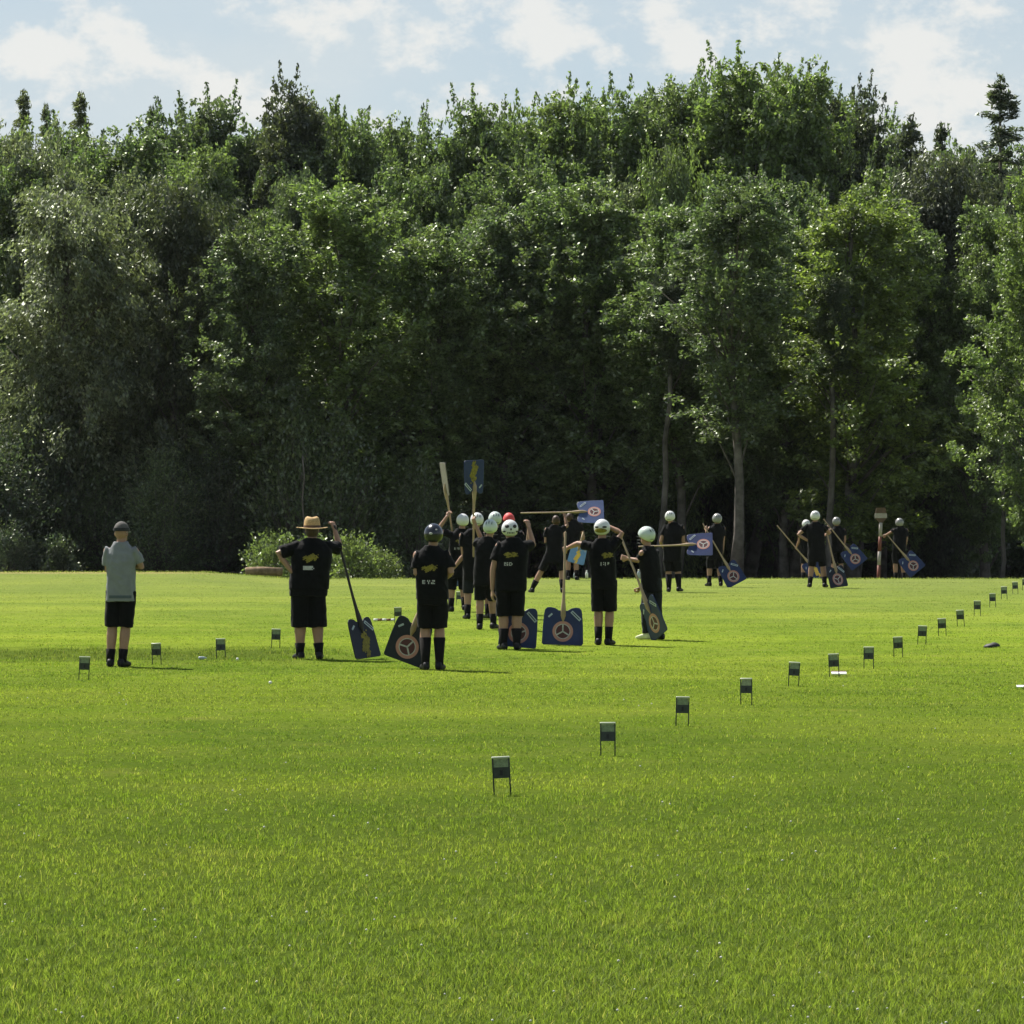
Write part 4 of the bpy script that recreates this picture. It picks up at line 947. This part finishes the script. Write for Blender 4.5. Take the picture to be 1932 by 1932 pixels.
# dark flat cap-like hump at the right
D = depth_of(1222); g = Geo(); rings = [[(r_ * math.cos(a), r_ * .8 * math.sin(a), z_ + .01 * math.cos(a)) for a in [6.2832 * k / 18 for k in range(18)]] for r_, z_ in ((.115, .0), (.115, .014), (.10, .035), (.06, .052), (.01, .056))]
g.ring_loft(rings); o = link("flat_lid", g.mesh("flat_lid"), M_DARK, None); o.location = at(1871, 1222, D) + Vector((0, 0, .008)); put(o, "flat dark dome shaped lid lying in the grass at the right", "lid")
# white sheet at right edge
D = depth_of(1300); g = Geo(); g.box((0, 0, .03), (.045, .03, .004), Matrix.Rotation(.25, 3, 'X')); g.box((.05, .01, .036), (.03, .04, .003), Matrix.Rotation(-.3, 3, 'Y')); o = link("paper_sheet", g.mesh("paper_sheet", False), M_WHITE, None); o.location = at(1926, 1300, D); put(o, "crumpled white paper in the grass at the right edge", "paper")
# litter near the man in grey
for (x, y, r_, m, nm, lb, ct) in ((382, 1246, .035, M_STICK, "plastic_bottle", "pale blue bottle lying in the grass near the left markers", "bottle"), (448, 1248, .018, M_WHITE, "white_ball", "small white ball in the grass left of the straw hatted man", "ball"), (510, 1293, .018, M_WHITE, "white_ball", "small white ball on the lawn nearer the camera than the straw hatted man", "ball")):
    D = depth_of(y); g = Geo()
    if nm == "plastic_bottle":
        g.tube([(-.035, 0, .03), (.02, .006, .03), (.034, .008, .031), (.045, .009, .031)], [.02, .02, .01, .009], 10)
    else: g.ball((0, 0, r_ + .012), (r_, r_, r_))
    o = link(nm, g.mesh(nm), m, None); o.location = at(x, y, D); put(o, lb, ct)
# cut log and dark sack by the bush
D = 110.5; b = at(494, 1090, D); b.z = ground_z(b.x, D); o = empty("cut_log", b); put(o, "pale cut log lying in front of the light green bush", "log")
g = Geo(); g.tube([(-.42, 0, .17), (.0, .03, .19), (.55, .05, .17)], [.12, .115, .105], 12, rnd=False); link("bark", g.mesh("bark"), M_LOG, o)
g = Geo(); g.tube([(-.435, 0, .17), (-.42, 0, .17)], [.105, .108], 12, rnd=False); link("cut_end", g.mesh("cut_end"), M_WOOD, o)
# drinks at the far edge
def bottle(x, y, D, h, m, lb):
    b = at(x, y, D); b.z = ground_z(b.x, D); o = empty("drink_bottle", b); put(o, lb, "bottle", "bottles at the far edge of the field")
    g = Geo(); g.tube([(0, 0, .01), (0, 0, h * .62), (0, 0, h * .74), (0, 0, h * .86)], [h * .17, h * .17, h * .13, h * .07], 12, rnd=False); link("bottle_body", g.mesh("bottle_body"), m, o)
    g = Geo(); g.tube([(0, 0, h * .862), (0, 0, h)], [h * .085, h * .085], 10, rnd=False); link("bottle_cap", g.mesh("bottle_cap"), M_WHITE, o)
bottle(1107, 1096, 106, .22, M_WHITE, "white bottle at the field edge just left of the visored player")
bottle(1084, 1096, 106, .17, M_STICK, "small pale bottle at the field edge right of the light blue blade")
bottle(1205, 1096, 106, .24, M_STICK, "pale bottle at the field edge left of the young player")
D = depth_of(1106); o = empty("cool_box", at(868, 1106, D)); put(o, "blue box with a white rounded lid seen between the players' legs", "box")
g = Geo(); g.loft([(0, 0, 0, .10, .08), (0, 0, .15, .112, .09)], 20, power=.5); link("box_body", g.mesh("box_body"), M_BLUEBOX, o)
g = Geo(); g.loft([(0, 0, .151, .114, .09), (0, 0, .2, .105, .085), (0, 0, .25, .07, .06), (0, 0, .27, .03, .03)], 20, power=.8); link("lid", g.mesh("lid"), M_WHITE, o)
# clover flowers in the sward
n = 150; g = Geo()
for i in range(n):
    y = random.uniform(1290, 2000) if i % 3 else random.uniform(1500, 1960); D = depth_of(y); x = random.uniform(-60, 2000)
    c_ = at(x, y, D); r_ = random.uniform(.003, .0055) * (1 + D / 70); c_.z = random.uniform(.026, .045); g.ball(c_, (r_, r_, r_ * .8), 6, 4)
put(link("clover_flowers", g.mesh("clover_flowers"), mat("clover_white", (.62, .62, .55), .8, .2, .2, 40)), kind='stuff', label="tiny white clover flowers scattered through the lawn", cat="flowers")
# summer air: one even box of haze round the camera, the field and the wood
g = Geo(); g.box((0, 640, 12), (760, 740, 14.5)); me = g.mesh("haze", False)
mh = bpy.data.materials.new("haze_air"); mh.use_nodes = True; t = NT(mh.node_tree)
vol = t.n('ShaderNodeVolumePrincipled', {'Color': (.86, .92, 1, 1), 'Density': .000035, 'Anisotropy': .3}); t.n('ShaderNodeOutputMaterial', {'Volume': vol.outputs[0]})
put(link("haze", me, mh), kind='stuff')
